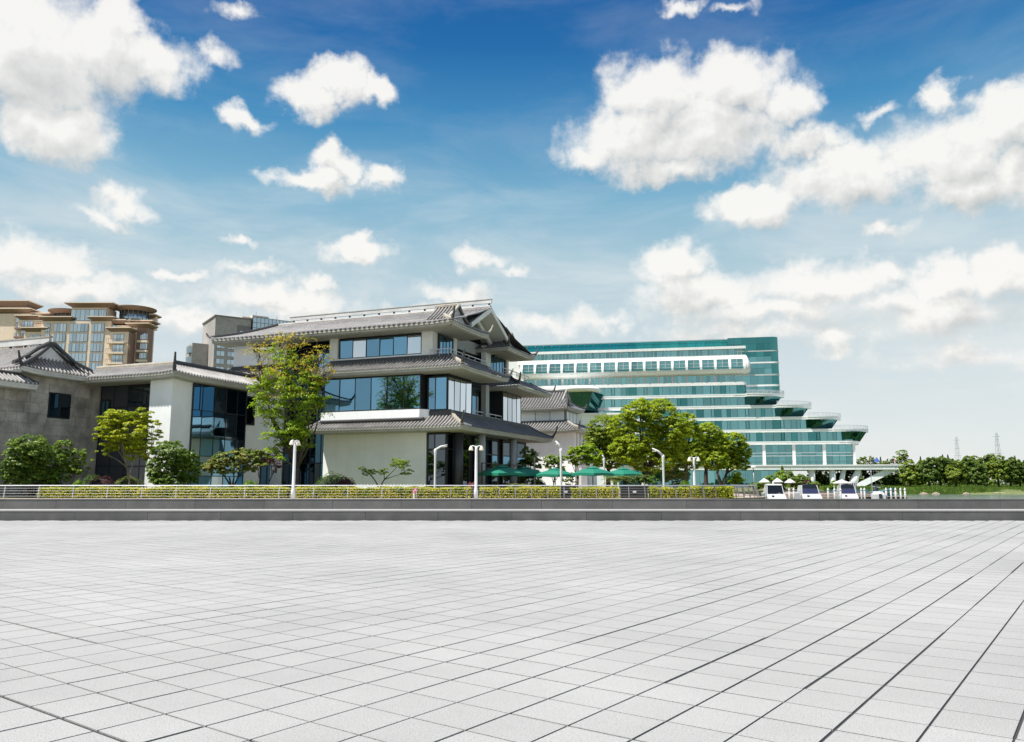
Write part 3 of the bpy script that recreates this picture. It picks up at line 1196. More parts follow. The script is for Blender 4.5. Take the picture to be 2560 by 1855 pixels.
glazing(P, 'X', -2.78, steps(2.3, 8.2, 4), [9.3, 12.75], 'glass_pale', name='side_window', fw=.07)
glazing(P, 'X', -4.4, [8.4, 10.2, 11.9, 13.1, 14.6, 16.2, 17.4], [9.3, 12.75], ['glass_dark', 'glass_dark', 'glass_blue'], name='balcony_window', fw=.14)
MB().box(-3.2, -2.6, 12.0, 13.0, 8.6, 13.0).build('balcony_pier', 'pillar', P)
glazing(P, 'X', -2.78, steps(17.5, 23.6, 4), [9.1, 12.75], 'glass_pale', name='side_window', fw=.07)
MB().box(-4.4, -2.8, 2.4, 8.3, 8.4, 13.2).build('side_core', 'core_dark', P)
MB().box(-4.4, -2.8, 17.4, 23.6, 8.4, 13.2).build('side_core', 'core_dark', P)


def low_rail(B, a, b, z, h=.75, n=5):
    mb = MB()
    a, b = Vector(a), Vector(b)
    for i in range(n + 1):
        q = a.lerp(b, i / n)
        mb.bar((q.x, q.y, z), (q.x, q.y, z + h), .06)
    mb.bar((a.x, a.y, z + h), (b.x, b.y, z + h), .09)
    mb.bar((a.x, a.y, z + h * .5), (b.x, b.y, z + h * .5), .045)
    return mb.build('balcony_rail', 'steel', B)


low_rail(P, (-2.85, 8.4, 0), (-2.85, 17.4, 0), 9.0)
# top floor: six panes, piers, corner loggia
MB().box(-16.6, -4.5, 2.2, 3.5, 14.7, 15.35).build('upper_wall', 'render_wall', P)
MB().box(-5.85, -4.55, 2.15, 3.4, 15.35, 17.8).build('upper_pier', 'pale_panel', P)
MB().box(-17.4, -16.35, 2.1, 3.4, 15.0, 17.8).build('upper_pier', 'pale_panel', P)
MB().box(-16.35, -5.85, 2.45, 3.5, 15.3, 17.8).build('upper_core', 'core_dark', P)
glazing(P, 'Y', 2.4, steps(-16.2, -5.95, 6), [15.38, 17.5], ['glass_blue', 'glass_pale', 'glass_blue', 'glass_blue', 'glass_blue', 'glass_pale'], name='upper_window', fw=.12, tilt=.02)
glazing(P, 'X', -4.4, steps(3.4, 6.6, 4), [15.3, 17.5], 'glass_blue', name='loggia_window', fw=.16)
MB().box(-4.8, -4.2, 6.65, 7.5, 15.0, 18.3).build('upper_pier', 'pale_panel', P)
MB().box(-6.4, -6.0, 7.5, 17.0, 17.3, 19.0).build('gable_panel', 'pale_panel', P)
glazing(P, 'X', -6.0, steps(7.6, 17, 5), [14.8, 17.3], 'glass_dark', name='loggia_window', fw=.14)
MB().box(-4.8, -4.2, 15.6, 17.2, 14.8, 18.3).build('upper_pier', 'pale_panel', P)
glazing(P, 'X', -4.4, steps(17.3, 22.2, 5), [15.3, 17.5], 'glass_blue', name='loggia_window', fw=.16)
MB().box(-4.8, -4.1, 22.2, 22.9, 14.8, 18.3).build('upper_pier', 'pale_panel', P)
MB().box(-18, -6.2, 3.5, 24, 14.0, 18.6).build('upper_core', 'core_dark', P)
low_rail(P, (-2.5, 1.9, 0), (-2.5, 12.0, 0), 14.95, .7, 6)
low_rail(P, (-4.7, 1.9, 0), (-2.5, 1.9, 0), 14.95, .7, 2)
low_rail(P, (-2.5, 17.0, 0), (-2.5, 26.0, 0), 14.95, .7, 6)

# lowest roof (R1)
f1 = Slope((-18.5, 0), (1, 0), (0, 1), 18.5, 7.45, 2.3, 1.45, ia=1.0, ib=2.3, ua=.1, ub=.06)
d = roof(P, 'lower_roof', f1, soffit=2.4, mb_=1)
ridge(d, [(-17.5, 1.1, 8.25), (-4.9, 1.1, 8.25)], .5, .22, 'ridge_tile', 'flashing')
ridge(d, [(-4.9, 2.2, 8.7), (-2.3, 2.2, 8.8)], .5, .5, 'ridge_tile', 'flashing')
hip(d, f1, 'b', 'ridge_pale', w=.34, h=.30, fin=1.2)
hip(d, f1, 'a', 'roof_tile', w=.25, h=.2, fin=0)
s1 = Slope((0, 0), (0, 1), (-1, 0), 28.6, 7.45, 2.6, 1.55, ia=2.3, ib=2.6, ua=.06, ub=.12, wup=4)
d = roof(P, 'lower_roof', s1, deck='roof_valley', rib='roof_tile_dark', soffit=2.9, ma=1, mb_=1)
hip(d, s1, 'b', w=.3, h=.25, fin=1.5)
ridge(d, [(-2.6, 2.3, 8.85), (-2.6, 26, 8.85)], .5, .42, 'ridge_tile', 'flashing')
# middle roof, near part and far part (R2)
f2 = Slope((-18.2, 0), (1, 0), (0, 1), 18.2, 13.6, 2.2, 1.3, ia=1.0, ib=2.2, ua=.15, ub=.07)
d = roof(P, 'middle_roof', f2, soffit=2.4, mb_=1)
ridge(d, [(-17.2, 2.15, 14.75), (-2.3, 2.15, 14.75)], .55, .40, 'ridge_tile', 'flashing')
hip(d, f2, 'b', 'ridge_pale', w=.34, h=.30, fin=1.25)
hip(d, f2, 'a', 'roof_tile', w=.25, h=.2, fin=0)
s2 = Slope((0, 0), (0, 1), (-1, 0), 12.9, 13.6, 2.4, 1.3, ia=2.2, ib=1.6, ua=.08, ub=.2)
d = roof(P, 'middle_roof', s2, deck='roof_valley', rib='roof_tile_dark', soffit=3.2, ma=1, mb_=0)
ridge(d, [(-2.35, 2.2, 14.8), (-2.35, 12.3, 14.8)], .5, .3, 'ridge_tile', 'flashing')
hip(d, s2, 'b', 'ridge_pale', w=.28, h=.25, fin=.9, finm='ridge_pale')
b2 = Slope((-6, 15.9), (1, 0), (0, 1), 6, 13.35, 2.0, 1.3, ib=2.0, ub=.07)
d = roof(P, 'far_middle_roof', b2, deck='roof_valley', rib='roof_tile_dark', soffit=2.0, mb_=1)
hip(d, b2, 'b', w=.3, h=.28, fin=1.2)
s2b = Slope((0, 15.9), (0, 1), (-1, 0), 12.7, 13.35, 2.4, 1.3, ia=2.0, ib=2.4, ua=.08, ub=.2)
d = roof(P, 'far_middle_roof', s2b, deck='roof_valley', rib='roof_tile_dark', soffit=3.2, ma=1, mb_=1)
hip(d, s2b, 'b', w=.3, h=.25, fin=.9)
# skirt roof of the wing at the height of the middle roof
fw = Slope((-32.6, .6), (1, 0), (0, 1), 9.4, 13.9, 1.9, 1.1, ia=1.6, ua=.2)
d = roof(P, 'wing_roof', fw, soffit=1.9)
hip(d, fw, 'a', 'ridge_pale', w=.3, h=.25, fin=0)
ridge(d, [(-31, 2.3, 14.9), (-23.3, 2.3, 14.9)], .5, .36, 'ridge_tile', 'flashing')
# main roof (R3): long front slope rising to the ridge, gable at the right end
RY, RZ = 12.2, 22.05
f3 = Slope((-32.3, 0), (1, 0), (0, 1), 31.1, 18.2, RY, RZ - 18.2, c=.22, ia=0, ib=.9, ua=.06, ub=.15, wup=3)
d = roof(P, 'main_roof', f3, soffit=3.0, mb_=1, nt=9, spacing=.60, rh=.2)
pts = [f3.p(-.15 * t, t, .04) for t in [k / 8 for k in range(9)]]
ridge(d, pts, .45, .42, 'ridge_tile', 'hip_ridge')
finial(d, pts[0] + Vector((-.1, 0, .1)), (-1, -.35), .62, w=.12, lean=.9)
r3 = Slope((-32.3, 2 * RY), (1, 0), (0, -1), 31.1, 18.2, RY, RZ - 18.2, c=.45, ib=.9)
roof(P, 'main_roof', r3, soffit=2.2, nt=6)
ridge(d, [(-32.4, RY, RZ), (-2.1, RY, RZ)], .5, .35, 'roof_tile', 'ridge')
# left end of the main roof, closed
mb = MB()
V = [f3.p(0, k / 8, -.3) for k in range(9)] + [r3.p(0, k / 8, -.3) for k in range(8, -1, -1)]
mb.add(V, [tuple(range(len(V) - 1, -1, -1))])
mb.build('end_wall', 'grey_trim', P)
# ridge beam on short posts
mb = MB().box(-30.5, -2.0, RY - .12, RY + .12, RZ + .62, RZ + 1.05)
mb.build('ridge_beam', 'ridge_white', P)
mb = MB().box(-30.6, -1.95, RY - .16, RY + .16, RZ + 1.05, RZ + 1.12)
mb.build('ridge_beam_cap', 'ridge_pale', P)
for i in range(14):
    x = -30.0 + i * 2.13
    MB().box(x - .09, x + .09, RY - .09, RY + .09, RZ + .2, RZ + .62).build('ridge_post', 'frame_dark', P)
# right end of the main roof: two bays with skirt roofs and white gablets, open gable between them
for y0, y1, nearb in ((0, 9.6, True), (15.4, 25.0, False)):
    zz = 18.2 if nearb else 17.95
    sk = Slope((-1.15, y0), (0, 1), (-1, 0), y1 - y0, zz, 1.7, .85, ia=1.5, ib=1.5, ua=.10, ub=.2)
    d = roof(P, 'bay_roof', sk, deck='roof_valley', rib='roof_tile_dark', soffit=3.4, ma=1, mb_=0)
    hip(d, sk, 'b', 'ridge_pale' if nearb else 'ridge_tile', w=.28, h=.25, fin=.95, finm='ridge_pale' if nearb else 'ridge_tile')
    if not nearb:
        fb = Slope((-6.5, y0), (1, 0), (0, 1), 5.35, zz, 2.2, 1.1, ib=1.5, ub=.08)
        d2 = roof(P, 'bay_roof', fb, deck='roof_valley', rib='roof_tile_dark', soffit=2.2, mb_=1)
        hip(d2, fb, 'b', w=.3, h=.28, fin=1.1)
    else:
        hip(d, sk, 'a', 'ridge_pale', w=.34, h=.32, fin=1.15)
    # gablet: a small white triangle under its own little roof
    gx, ga, gz = -2.75, (4.4 if nearb else 20.0), 20.75 if nearb else 20.35
    ha, hb, gb = 2.3, 2.3, zz + .75
    MB().add([(gx, ga - ha, gb), (gx, ga + hb, gb), (gx, ga, gz - .12), (gx - .3, ga - ha, gb), (gx - .3, ga + hb, gb), (gx - .3, ga, gz - .12)],
             [(0, 1, 2), (5, 4, 3), (0, 3, 4, 1), (1, 4, 5, 2), (2, 5, 3, 0)]).build('gablet', 'white_paint', P)
    gl = Slope((-5.4 if nearb else -5, ga - ha - .15), (1, 0), (0, 1), 2.8 if nearb else 2.4, gb - .02, ha + .15, gz - gb, c=.25)
    dd = roof(P, 'gablet_roof', gl, fascia=False)
    gr = Slope((-5.4 if nearb else -5, ga + hb + .15), (1, 0), (0, -1), 2.8 if nearb else 2.4, gb - .02, hb + .15, gz - gb, c=.25)
    roof(P, 'gablet_roof', gr, fascia=False)
    ridge(dd, [gl.p(gl.L + .05, k / 6, .04) for k in range(7)], .3, .26, 'ridge_pale', 'verge')
    ridge(dd, [gr.p(gr.L + .05, k / 6, .04) for k in range(7)], .3, .26, 'roof_tile', 'verge')
    ridge(dd, [(-5.4 if nearb else -5, ga, gz), (gx + .2, ga, gz)], .36, .3, 'ridge_pale', 'ridge')
# open gable: barge boards, soffit and dark tympanum
GA, GB, GZ0 = RY - 5.6, RY + 5.6, 19.15
for s, yb in ((-1, GA), (1, GB)):
    mb = MB()
    V = []
    for x in (-2.0, -2.25):
        V += [(x, RY, RZ + .15), (x, yb, GZ0 + .15), (x, yb, GZ0 - .40), (x, RY, RZ - .45)]
    mb.add(V, [(0, 1, 2, 3), (7, 6, 5, 4), (0, 4, 5, 1), (1, 5, 6, 2), (2, 6, 7, 3), (3, 7, 4, 0)])
    mb.build('barge_board', 'pale_panel', P)
    mb = MB()
    V = []
    for x in (-2.25, -5.6):
        V += [(x, RY, RZ - .22), (x, yb, GZ0 - .16), (x, yb, GZ0 - .30), (x, RY, RZ - .36)]
    mb.add(V, [(0, 1, 2, 3), (7, 6, 5, 4), (0, 4, 5, 1), (1, 5, 6, 2), (2, 6, 7, 3), (3, 7, 4, 0)])
    mb.build('gable_soffit', 'pale_panel', P)
    mb = MB()
    V = []
    for x in (-3.9, -4.2):
        V += [(x, RY, RZ - .75), (x, yb + s * -.6, GZ0 - .45), (x, yb + s * -.6, GZ0 - 1.05), (x, RY, RZ - 1.35)]
    mb.add(V, [(0, 1, 2, 3), (7, 6, 5, 4), (0, 4, 5, 1), (1, 5, 6, 2), (2, 6, 7, 3), (3, 7, 4, 0)])
    mb.build('gable_rafter', 'pale_panel', P)
MB().add([(-5.6, GA, GZ0 - .6), (-5.6, GB, GZ0 - .6), (-5.6, RY, RZ - .4)], [(0, 1, 2)]).build('tympanum', 'glass_dark', P)
MB().box(-5.9, -5.5, GA, GB, 17.2, GZ0 - .5).build('gable_beam', 'pillar', P)

# ------------------------------------------------------------------ link building: white pier, dark glass, glass bay
Lb = frame_empty('white_link_building', 'white walled wing with tall dark glass and a grey tiled roof turning the corner', 'building')
LX, LY, LZ = -24.0, -13.8, 12.2
MB().box(-36.5, -26.0, -10.6, 6, .2, 11.9).build('core_wall', 'core_dark', Lb)
MB().box(-30, -25.3, -9.4, 2, .2, 11.9).build('core_wall', 'core_dark', Lb)
MB().prism([(-28.0, -12.7), (-25.2, -12.7), (-25.2, -10.0), (-28.0, -10.0)], .2, 11.8).build('corner_pier', 'render_wall', Lb)
# dark glass set back between the stone house and the pier
glazing(Lb, 'Y', -10.9, [-36.4, -34.6, -32.7, -30.6, -28.3], [.4, 3.4, 6.4, 7.6, 9.4, 11.7], 'dark_panel', name='dark_curtain_window', fw=.11, tilt=.0)
glazing(Lb, 'Y', -11.02, [-32.5, -30.6, -28.4], [9.6, 11.5], 'glass_dark', name='upper_window', fw=.1)
glazing(Lb, 'Y', -11.02, [-36.2, -35.1], [7.7, 10.2], 'glass_blue', name='side_window', fw=.14)
glazing(Lb, 'X', -25.15, [-10.0, -8.7, -6.9, -5.2, -3.5, -2.1], [.4, 2.4, 4.4, 6.2, 9.0, 11.6], ['glass_blue', 'glass_blue', 'glass_sky', 'glass_blue'], name='curtain_window', fw=.10, tilt=.004)
MB().box(-29, -25.25, -2.0, 3.6, .2, 11.8).build('side_wall', 'render_wall', Lb)
glazing(Lb, 'X', -25.24, [-1.9, -.6], [8.1, 11.1], 'glass_dark', name='side_window', fw=.14)
glazing(Lb, 'X', -25.24, [.9, 2.0, 3.4], [.5, 4.9], 'glass_blue', name='door_window', fw=.16)
fl = Slope((-37.0, LY), (1, 0), (0, 1), 13.0, LZ, 2.6, 1.25, ib=2.6, ub=.2)
d = roof(Lb, 'roof', fl, soffit=3.2, mb_=1, deck='roof_valley', rib='roof_tile')
ridge(d, [(-37, LY + 2.6, LZ + 1.2), (-26.6, LY + 2.6, LZ + 1.2)], .4, .42, 'ridge_pale', 'ridge')
hip(d, fl, 'b', 'ridge_tile', w=.28, h=.28, fin=1.5, n=6)
sl_ = Slope((LX, LY), (0, 1), (-1, 0), 17.5, LZ, 2.6, 1.25, ia=2.6, ua=.2)
d = roof(Lb, 'roof', sl_, soffit=2.4, ma=1, deck='roof_valley', rib='roof_tile', spacing=.40, rh=.22)
ridge(d, [(-26.6, LY + 2.6, LZ + 1.2), (-26.6, 3.5, LZ + 1.2)], .42, .5, 'ridge_tile', 'ridge')
MB().box(-37, -26.7, LY + 2.7, 3.5, LZ + .3, LZ + 1.1).build('roof_deck', 'roof_tile_dark', Lb)

# ------------------------------------------------------------------ stone-clad house at the left edge
Sb = frame_empty('stone_house', 'grey stone clad house with tiled roof and white gablet at the left edge', 'building')
SX = -36.6
MB().box(-52, SX, -26.5, -10.0, .2, 12.0).build('core_wall', 'slab_stone', Sb)
rows = [(.3 + i * 1.0, 1.3 + i * 1.0) for i in range(11)]
for r_i, (z0, z1) in enumerate(rows):
    y = -26.4 + (r_i % 2) * .6
    while y < -12.2:
        w = random.choice([1.15, 1.3, 1.5])
        y1 = min(y + w, -11.9)
        if not (z1 > 8.0 and z0 < 10.6 and y1 > -17.0 and y < -14.4):
            piece('stone_slab', 'slab_stone', Sb, (SX + .05 + random.uniform(-.012, .012), (y + y1) / 2, (z0 + z1) / 2), (.12, y1 - y - .022, z1 - z0 - .022))
        y = y1
for (ya, yb, za, zb) in ((-18.0, -16.95, 8.3, 10.3), (-14.45, -13.2, 8.3, 10.3), (-16.95, -14.45, 10.5, 11.3), (-16.95, -14.45, 7.3, 8.0)):
    piece('stone_slab', 'slab_stone', Sb, (SX + .04, (ya + yb) / 2, (za + zb) / 2), (.12, yb - ya - .02, zb - za - .02))
MB().box(SX - .1, SX + .02, -16.9, -14.5, 8.02, 10.48).build('window_recess', 'core_dark', Sb)
glazing(Sb, 'X', SX + .02, [-16.85, -15.7], [8.08, 10.42], 'glass_blue', name='window', fw=.1)
glazing(Sb, 'X', SX + .02, [-15.6, -14.55], [8.08, 10.42], 'glass_dark', name='window', fw=.1)
# roof: front slope, skirt over the right-hand wall, gablet, white ridge beam
fs = Slope((-54, -20.9), (1, 0), (0, 1), 18.6, 12.35, 4.0, 2.75, c=.25, ib=1.4, ub=.06)
d = roof(Sb, 'roof', fs, soffit=1.2, mb_=1, fmat='ridge_white', deck='roof_valley', rib='roof_tile')
hip(d, fs, 'b', 'ridge_tile', w=.34, h=.32, fin=1.25, n=6)
ss = Slope((-35.4, -20.9), (0, 1), (-1, 0), 8.6, 12.35, 1.5, 1.35, c=.2, ia=1.3, ib=1.3, ua=.25)
d = roof(Sb, 'roof', ss, soffit=1.3, ma=1, fmat='ridge_white', spacing=.40, rh=.22)
bs = Slope((-54, -12.9), (1, 0), (0, -1), 18.6, 12.35, 4.0, 2.75, c=.25, ib=1.4)
roof(Sb, 'roof', bs, soffit=1.0)
gy, gz0, gz1 = -16.9, 13.55, 15.0
MB().add([(-36.85, gy - 2.0, gz0), (-36.85, gy + 2.0, gz0), (-36.85, gy, gz1), (-37.1, gy - 2.0, gz0), (-37.1, gy + 2.0, gz0), (-37.1, gy, gz1)],
         [(0, 1, 2), (5, 4, 3), (0, 3, 4, 1), (1, 4, 5, 2), (2, 5, 3, 0)]).build('gablet', 'white_paint', Sb)
pts = [(-36.6, gy - 3.9, 12.75), (-36.7, gy - 2.6, 13.5), (-36.75, gy - 1.6, 14.35), (-36.75, gy - .35, 15.12), (-36.75, gy + .35, 15.12), (-36.75, gy + 1.6, 14.3), (-36.7, gy + 2.8, 13.55), (-36.2, gy + 4.4, 12.9)]
ridge(d, pts, .42, .36, 'ridge_tile', 'gablet_ridge')
MB().box(-54, -37.0, gy - .15, gy + .15, 15.35, 15.95).build('ridge_beam', 'ridge_white', Sb)
MB().box(-54, -36.9, gy - .2, gy + .2, 15.95, 16.08).build('ridge_beam_cap', 'ridge_pale', Sb)
for i in range(6):
    MB().box(-38.4 - i * 2.1, -38.2 - i * 2.1, gy - .1, gy + .1, 14.9, 15.35).build('ridge_post', 'frame_dark', Sb)
# small canopy roof on the wall
cn = Slope((-35.0, -27), (0, 1), (-1, 0), 7.7, 10.85, 1.5, .85, c=.1, ib=.9)
d = roof(Sb, 'canopy_roof', cn, soffit=1.5, fmat='ridge_white', spacing=.40, rh=.22)
ridge(d, [(-36.45, -27, 11.7), (-36.45, -20.1, 11.7)], .36, .3, 'ridge_tile', 'ridge')
hip(d, cn, 'b', w=.26, h=.22, fin=0)

# ------------------------------------------------------------------ white pavilion behind the cafe terrace
q = at(1448, 1074, 122)
Rb = empty('rear_pavilion', (q.x, q.y, 0), -TH, 'small white pavilion with two tiled roofs behind the green umbrellas', 'building')
MB().box(-24, -1.2, 1.5, 14, .2, 9.8).build('wall', 'render_wall', Rb)
MB().box(-24, -3.3, 3.6, 13, 9.8, 13.4).build('upper_wall', 'pale_panel', Rb)
MB().box(-24, -1.3, 1.46, 1.52, 5.25, 5.35).build('wall_joint', 'grey_trim', Rb)
glazing(Rb, 'Y', 3.56, steps(-13.3, -3.4, 4), [11.3, 13.2], 'hotel_panel', name='panel_window', fw=.08, tilt=0)
glazing(Rb, 'X', -3.28, steps(3.7, 9, 3), [11.3, 13.2], 'hotel_panel', name='panel_window', fw=.08, tilt=0)
for i in range(4):
    MB().box(-1.15, -.9, 2.2 + i * 1.9, 2.8 + i * 1.9, .2, 9.6).build('pilaster', 'white_paint', Rb)
glazing(Rb, 'X', -1.18, [5.0, 5.9], [5.6, 8.4], 'glass_dark', name='window', fw=.12)
f = Slope((-16, 0), (1, 0), (0, 1), 16, 9.9, 3.4, 1.5, ib=3.0, ub=.2)
d = roof(Rb, 'lower_roof', f, soffit=1.6, mb_=1, spacing=.5)
hip(d, f, 'b', 'ridge_pale', w=.36, h=.3, fin=.9)
ridge(d, [(-14, 3.4, 11.3), (-3, 3.4, 11.3)], .4, .3, 'ridge_tile', 'ridge')
f = Slope((0, 0), (0, 1), (-1, 0), 14, 9.9, 3.4, 1.5, ia=3.0, ua=.2)
roof(Rb, 'lower_roof', f, soffit=1.6, ma=1, spacing=.5, deck='roof_valley', rib='roof_tile_dark')
f = Slope((-16, 2.2), (1, 0), (0, 1), 13.6, 13.55, 4.6, 3.0, c=.3, ib=1.9, ub=.2)
d = roof(Rb, 'upper_roof', f, soffit=1.6, mb_=1, spacing=.5)
hip(d, f, 'b', 'ridge_tile', w=.36, h=.3, fin=.9)
ridge(d, [(-16, 6.8, 16.5), (-4.3, 6.8, 16.5)], .45, .4, 'ridge_tile', 'ridge')
f = Slope((-2.4, 2.2), (0, 1), (-1, 0), 9.4, 13.55, 1.9, 1.3, ia=1.9, ib=1.9, ua=.2, ub=.35)
d = roof(Rb, 'upper_roof', f, soffit=1.6, ma=1, mb_=1, spacing=.5, deck='roof_valley', rib='roof_tile_dark')
hip(d, f, 'b', w=.3, h=.28, fin=.8)
MB().add([(-4.2, 5.2, 14.9), (-4.2, 8.4, 14.9), (-4.2, 6.8, 16.5), (-4.5, 5.2, 14.9), (-4.5, 8.4, 14.9), (-4.5, 6.8, 16.5)],
         [(0, 1, 2), (5, 4, 3), (0, 3, 4, 1), (1, 4, 5, 2), (2, 5, 3, 0)]).build('gablet', 'white_paint', Rb)
ridge(d, [(-4.1, 4.6, 14.9), (-4.1, 6.8, 16.7), (-4.1, 9.0, 14.9)], .3, .25, 'roof_tile', 'verge')
# side roof reaching out between the two pavilions
f = Slope((-10.6, -10), (0, 1), (-1, 0), 11.5, 11.0, 1.8, .9, ib=1.2, ub=.3)
d = roof(Rb, 'porch_roof', f, soffit=1.4, spacing=.5)
hip(d, f, 'b', 'ridge_pale', w=.3, h=.25, fin=.8, finm='ridge_pale')
MB().box(-14, -12.2, -9, 1.5, .2, 10.8).build('porch_wall', 'render_wall', Rb)
for y in (-3.0, -.6):
    MB().box(-12.15, -11.8, y - .2, y + .2, .2, 10.7).build('porch_column', 'white_paint', Rb)

# ------------------------------------------------------------------ teal glass hotel by the water
q = at(1866, 1163, 250)
HT = R(10.5)
Hb = empty('glass_hotel', (q.x, q.y, 0), -HT, 'large teal glass hotel with white bands and stepped rounded decks by the water', 'building')


def hplan(xr, yf, r=7.0, xl=-100, yb=16, n=8):
    pts = [(xl, yf)]
    for i in range(n + 1):
        a = -math.pi / 2 + (math.pi * .62) * i / n
        pts.append((xr - r + r * math.cos(a), yf + r * .85 + r * .85 * math.sin(a)))
    pts += [(min(xr - 4, xr - r * .5), yb), (xl, yb)]
    return pts


def dplan(xs, xr, yf, B=8.0, out=2.4, ins=0.0, xl=-100, n=12):
    """Deck outline: straight along the facade, stepping out at xs and sweeping round to its end at xr."""
    yc = yf - out + B
    pts = [(xl, yf + ins), (xs - .5 + ins, yf + ins), (xs - .45 + ins, yf - out + ins)]
    for i in range(1, n + 1):
        a = math.pi / 2 * i / n
        pts.append((xs + (xr - ins - xs) * math.sin(a), yc - (B - ins) * math.cos(a)))
    return pts + [(xr - ins - 2.5, yc + 6), (xl, yc + 6)]


# white bands with their rounded ends, each a slab with a pale cap and panels below
bands = [(13.62, 14.6, 30.0, 34.6, -1.0, .3), (17.45, 18.35, 26.4, 37.6, -1.0, .6), (21.27, 22.2, 18.8, 29.6, -1.0, 1.8), (24.98, 25.95, 9.8, 21.0, -1.0, 2.2), (28.66, 29.6, 1.0, 13.0, -1.0, 2.2)]
for z0, z1, xs, xr, yf, out in bands:
    dz = z1 - z0
    MB().prism(dplan(xs, xr, yf, out=out), z1 - dz * .36, z1).build('deck_edge', 'hotel_white', Hb)
    bd = MB().prism(dplan(xs, xr, yf, out=out, ins=.10), z0, z1 - dz * .36).build('deck_band', 'hotel_panel', Hb)
    x = -56.0
    while x < xs - 4.5:
        piece('band_panel', 'hotel_panel', bd, (x + 1.9, yf + .08, z0 + dz * .31), (3.74, .08, dz * .60))
        x += 3.8
MB().prism(hplan(.9, -.7, 1.0), 32.45, 33.5).build('deck_band', 'hotel_white', Hb)
# floor glass between the bands
strips = [(14.6, 17.45, 31.0, 29.0, 34.2, 36.9), (18.35, 21.27, 19.0, 18.8, 25.5, 28.6), (22.2, 24.98, 10.4, 9.8, 17.0, 20.0), (25.95, 28.66, 1.2, 1.0, 9.0, 12.0), (29.6, 32.5, .7, -3.0, .2, .5)]
for z0, z1, xg, xs, xo0, xo1 in strips:
    fl = MB().prism(dplan(xs, xo1 - (2.0 if xo1 > 5 else .3), .45, B=6.8, out=.8 if xo1 > 5 else .1), z0 - .02, z1 + .02, dplan(xs, xo1, .40, B=7.4, out=1.6 if xo1 > 5 else .1)).build('glass_floor', 'glass_pod', Hb)
    x, k = -54.0, 0
    while x < xg - .6:
        w = (2.3, 1.1, 2.0, 1.7, 1.1, 2.2)[k % 6]
        piece('pane', 'glass_teal_deep' if random.random() < .12 else 'glass_teal', fl, (x + w / 2, .06, (z0 + z1) / 2), (w - .10, .12, z1 - z0 - .02), (random.uniform(-.006, .006), 0, random.uniform(-.010, .010)))
        if k % 6 == 1:                        # opening light with a dark frame
            fr = MB()
            a0, a1, b0, b1 = x + .1, x + w - .1, z0 + .5, z1 - .05
            for (p0, p1, r0, r1) in ((a0, a1, b0, b0 + .12), (a0, a0 + .1, b0, b1), (a1 - .1, a1, b0, b1)):
                fr.box(p0, p1, -.05, .02, r0, r1)
            fr.build('opening_frame', 'hotel_mullion', fl)
        x += w
        k += 1
    MB().box(xg - .2, xg + .05, -.02, .3, z0, z1).build('end_mullion', 'hotel_mullion', Hb)
# rails on the stepped decks
for z, xs, xr, out in ((18.35, 26.4, 37.6, .6), (22.2, 18.8, 29.6, 1.8), (25.95, 9.8, 21.0, 2.2), (29.6, 1.0, 13.0, 2.2)):
    pl = dplan(xs, xr, -1.0, out=out, ins=.15)[2:-1]
    mb, gl = MB(), MB()
    for a, b in zip(pl[:-1], pl[1:]):
        mb.bar((*a, z + 1.0), (*b, z + 1.0), .08)
        mb.bar((*a, z), (*a, z + 1.0), .06)
        gl.add([(*a, z + .1), (*b, z + .1), (*b, z + .92), (*a, z + .92)], [(0, 1, 2, 3)])
    mb.build('deck_rail', 'steel', Hb)
    gl.build('rail_glass', 'rail_clear', Hb)
# tall glass storey with white columns above the terrace
tall = MB().prism(hplan(31.6, .5, 5), 7.3, 13.6).build('tall_glass', 'glass_teal_deep', Hb)
xs = [-30 + i * 8.85 for i in range(7)]
for i, x in enumerate(xs):
    x1 = x + 8.85
    for j in range(4):
        w = (x1 - x - 1.0) / 4
        for z0, z1 in ((7.4, 10.1), (10.3, 11.0), (11.2, 13.5)):
            piece('pane', 'glass_teal', tall, (x + .5 + w * (j + .5), .42, (z0 + z1) / 2), (w - .09, .12, z1 - z0), (random.uniform(-.004, .004), 0, random.uniform(-.006, .006)))
    MB().box(x - .45, x + .45, -.35, .5, 7.3, 13.7).build('column', 'hotel_white', Hb)
    mb = MB().box(x + .46, x1 - .46, .30, .42, 10.1, 10.3)
    mb.box(x + .46, x1 - .46, .30, .42, 11.0, 11.2)
    mb.build('transom', 'hotel_white', tall)
MB().box(31.4, 32.1, -.3, .6, 7.3, 13.7).build('column', 'hotel_white', Hb)
# terrace slab reaching out over the water, with its struts
MB().box(-100, 45.0, -5.2, 14, 6.95, 7.35).build('terrace_edge', 'hotel_white', Hb)
ts = MB().box(-100, 44.4, -4.9, 13.8, 5.8, 6.95).build('terrace_slab', 'hotel_panel', Hb)
for i in range(22):
    piece('band_panel', 'hotel_panel', ts, (-34 + i * 3.7, -4.95, 6.36), (3.62, .1, 1.0))
mb = MB()
for i in range(28):
    x = -10 + i * 2.0
    mb.bar((x, -4.9, 7.35), (x, -4.9, 8.4), .06)
mb.bar((-10, -4.9, 8.4), (44.6, -4.9, 8.4), .08)
mb.bar((44.6, -4.9, 8.4), (44.6, 12, 8.4), .08)
mb.build('terrace_rail', 'steel_dull', Hb)
MB().add([(43, -4.2, 5.85), (43, -2.4, 5.85), (31.4, -2.0, .1), (31.4, -4.6, .1), (39.0, -4.2, 5.85), (39.0, -2.4, 5.85), (28.2, -2.0, .1), (28.2, -4.6, .1)],
         [(0, 1, 2, 3), (7, 6, 5, 4), (0, 3, 7, 4), (1, 5, 6, 2), (0, 4, 5, 1), (3, 2, 6, 7)]).build('strut', 'hotel_panel', Hb)
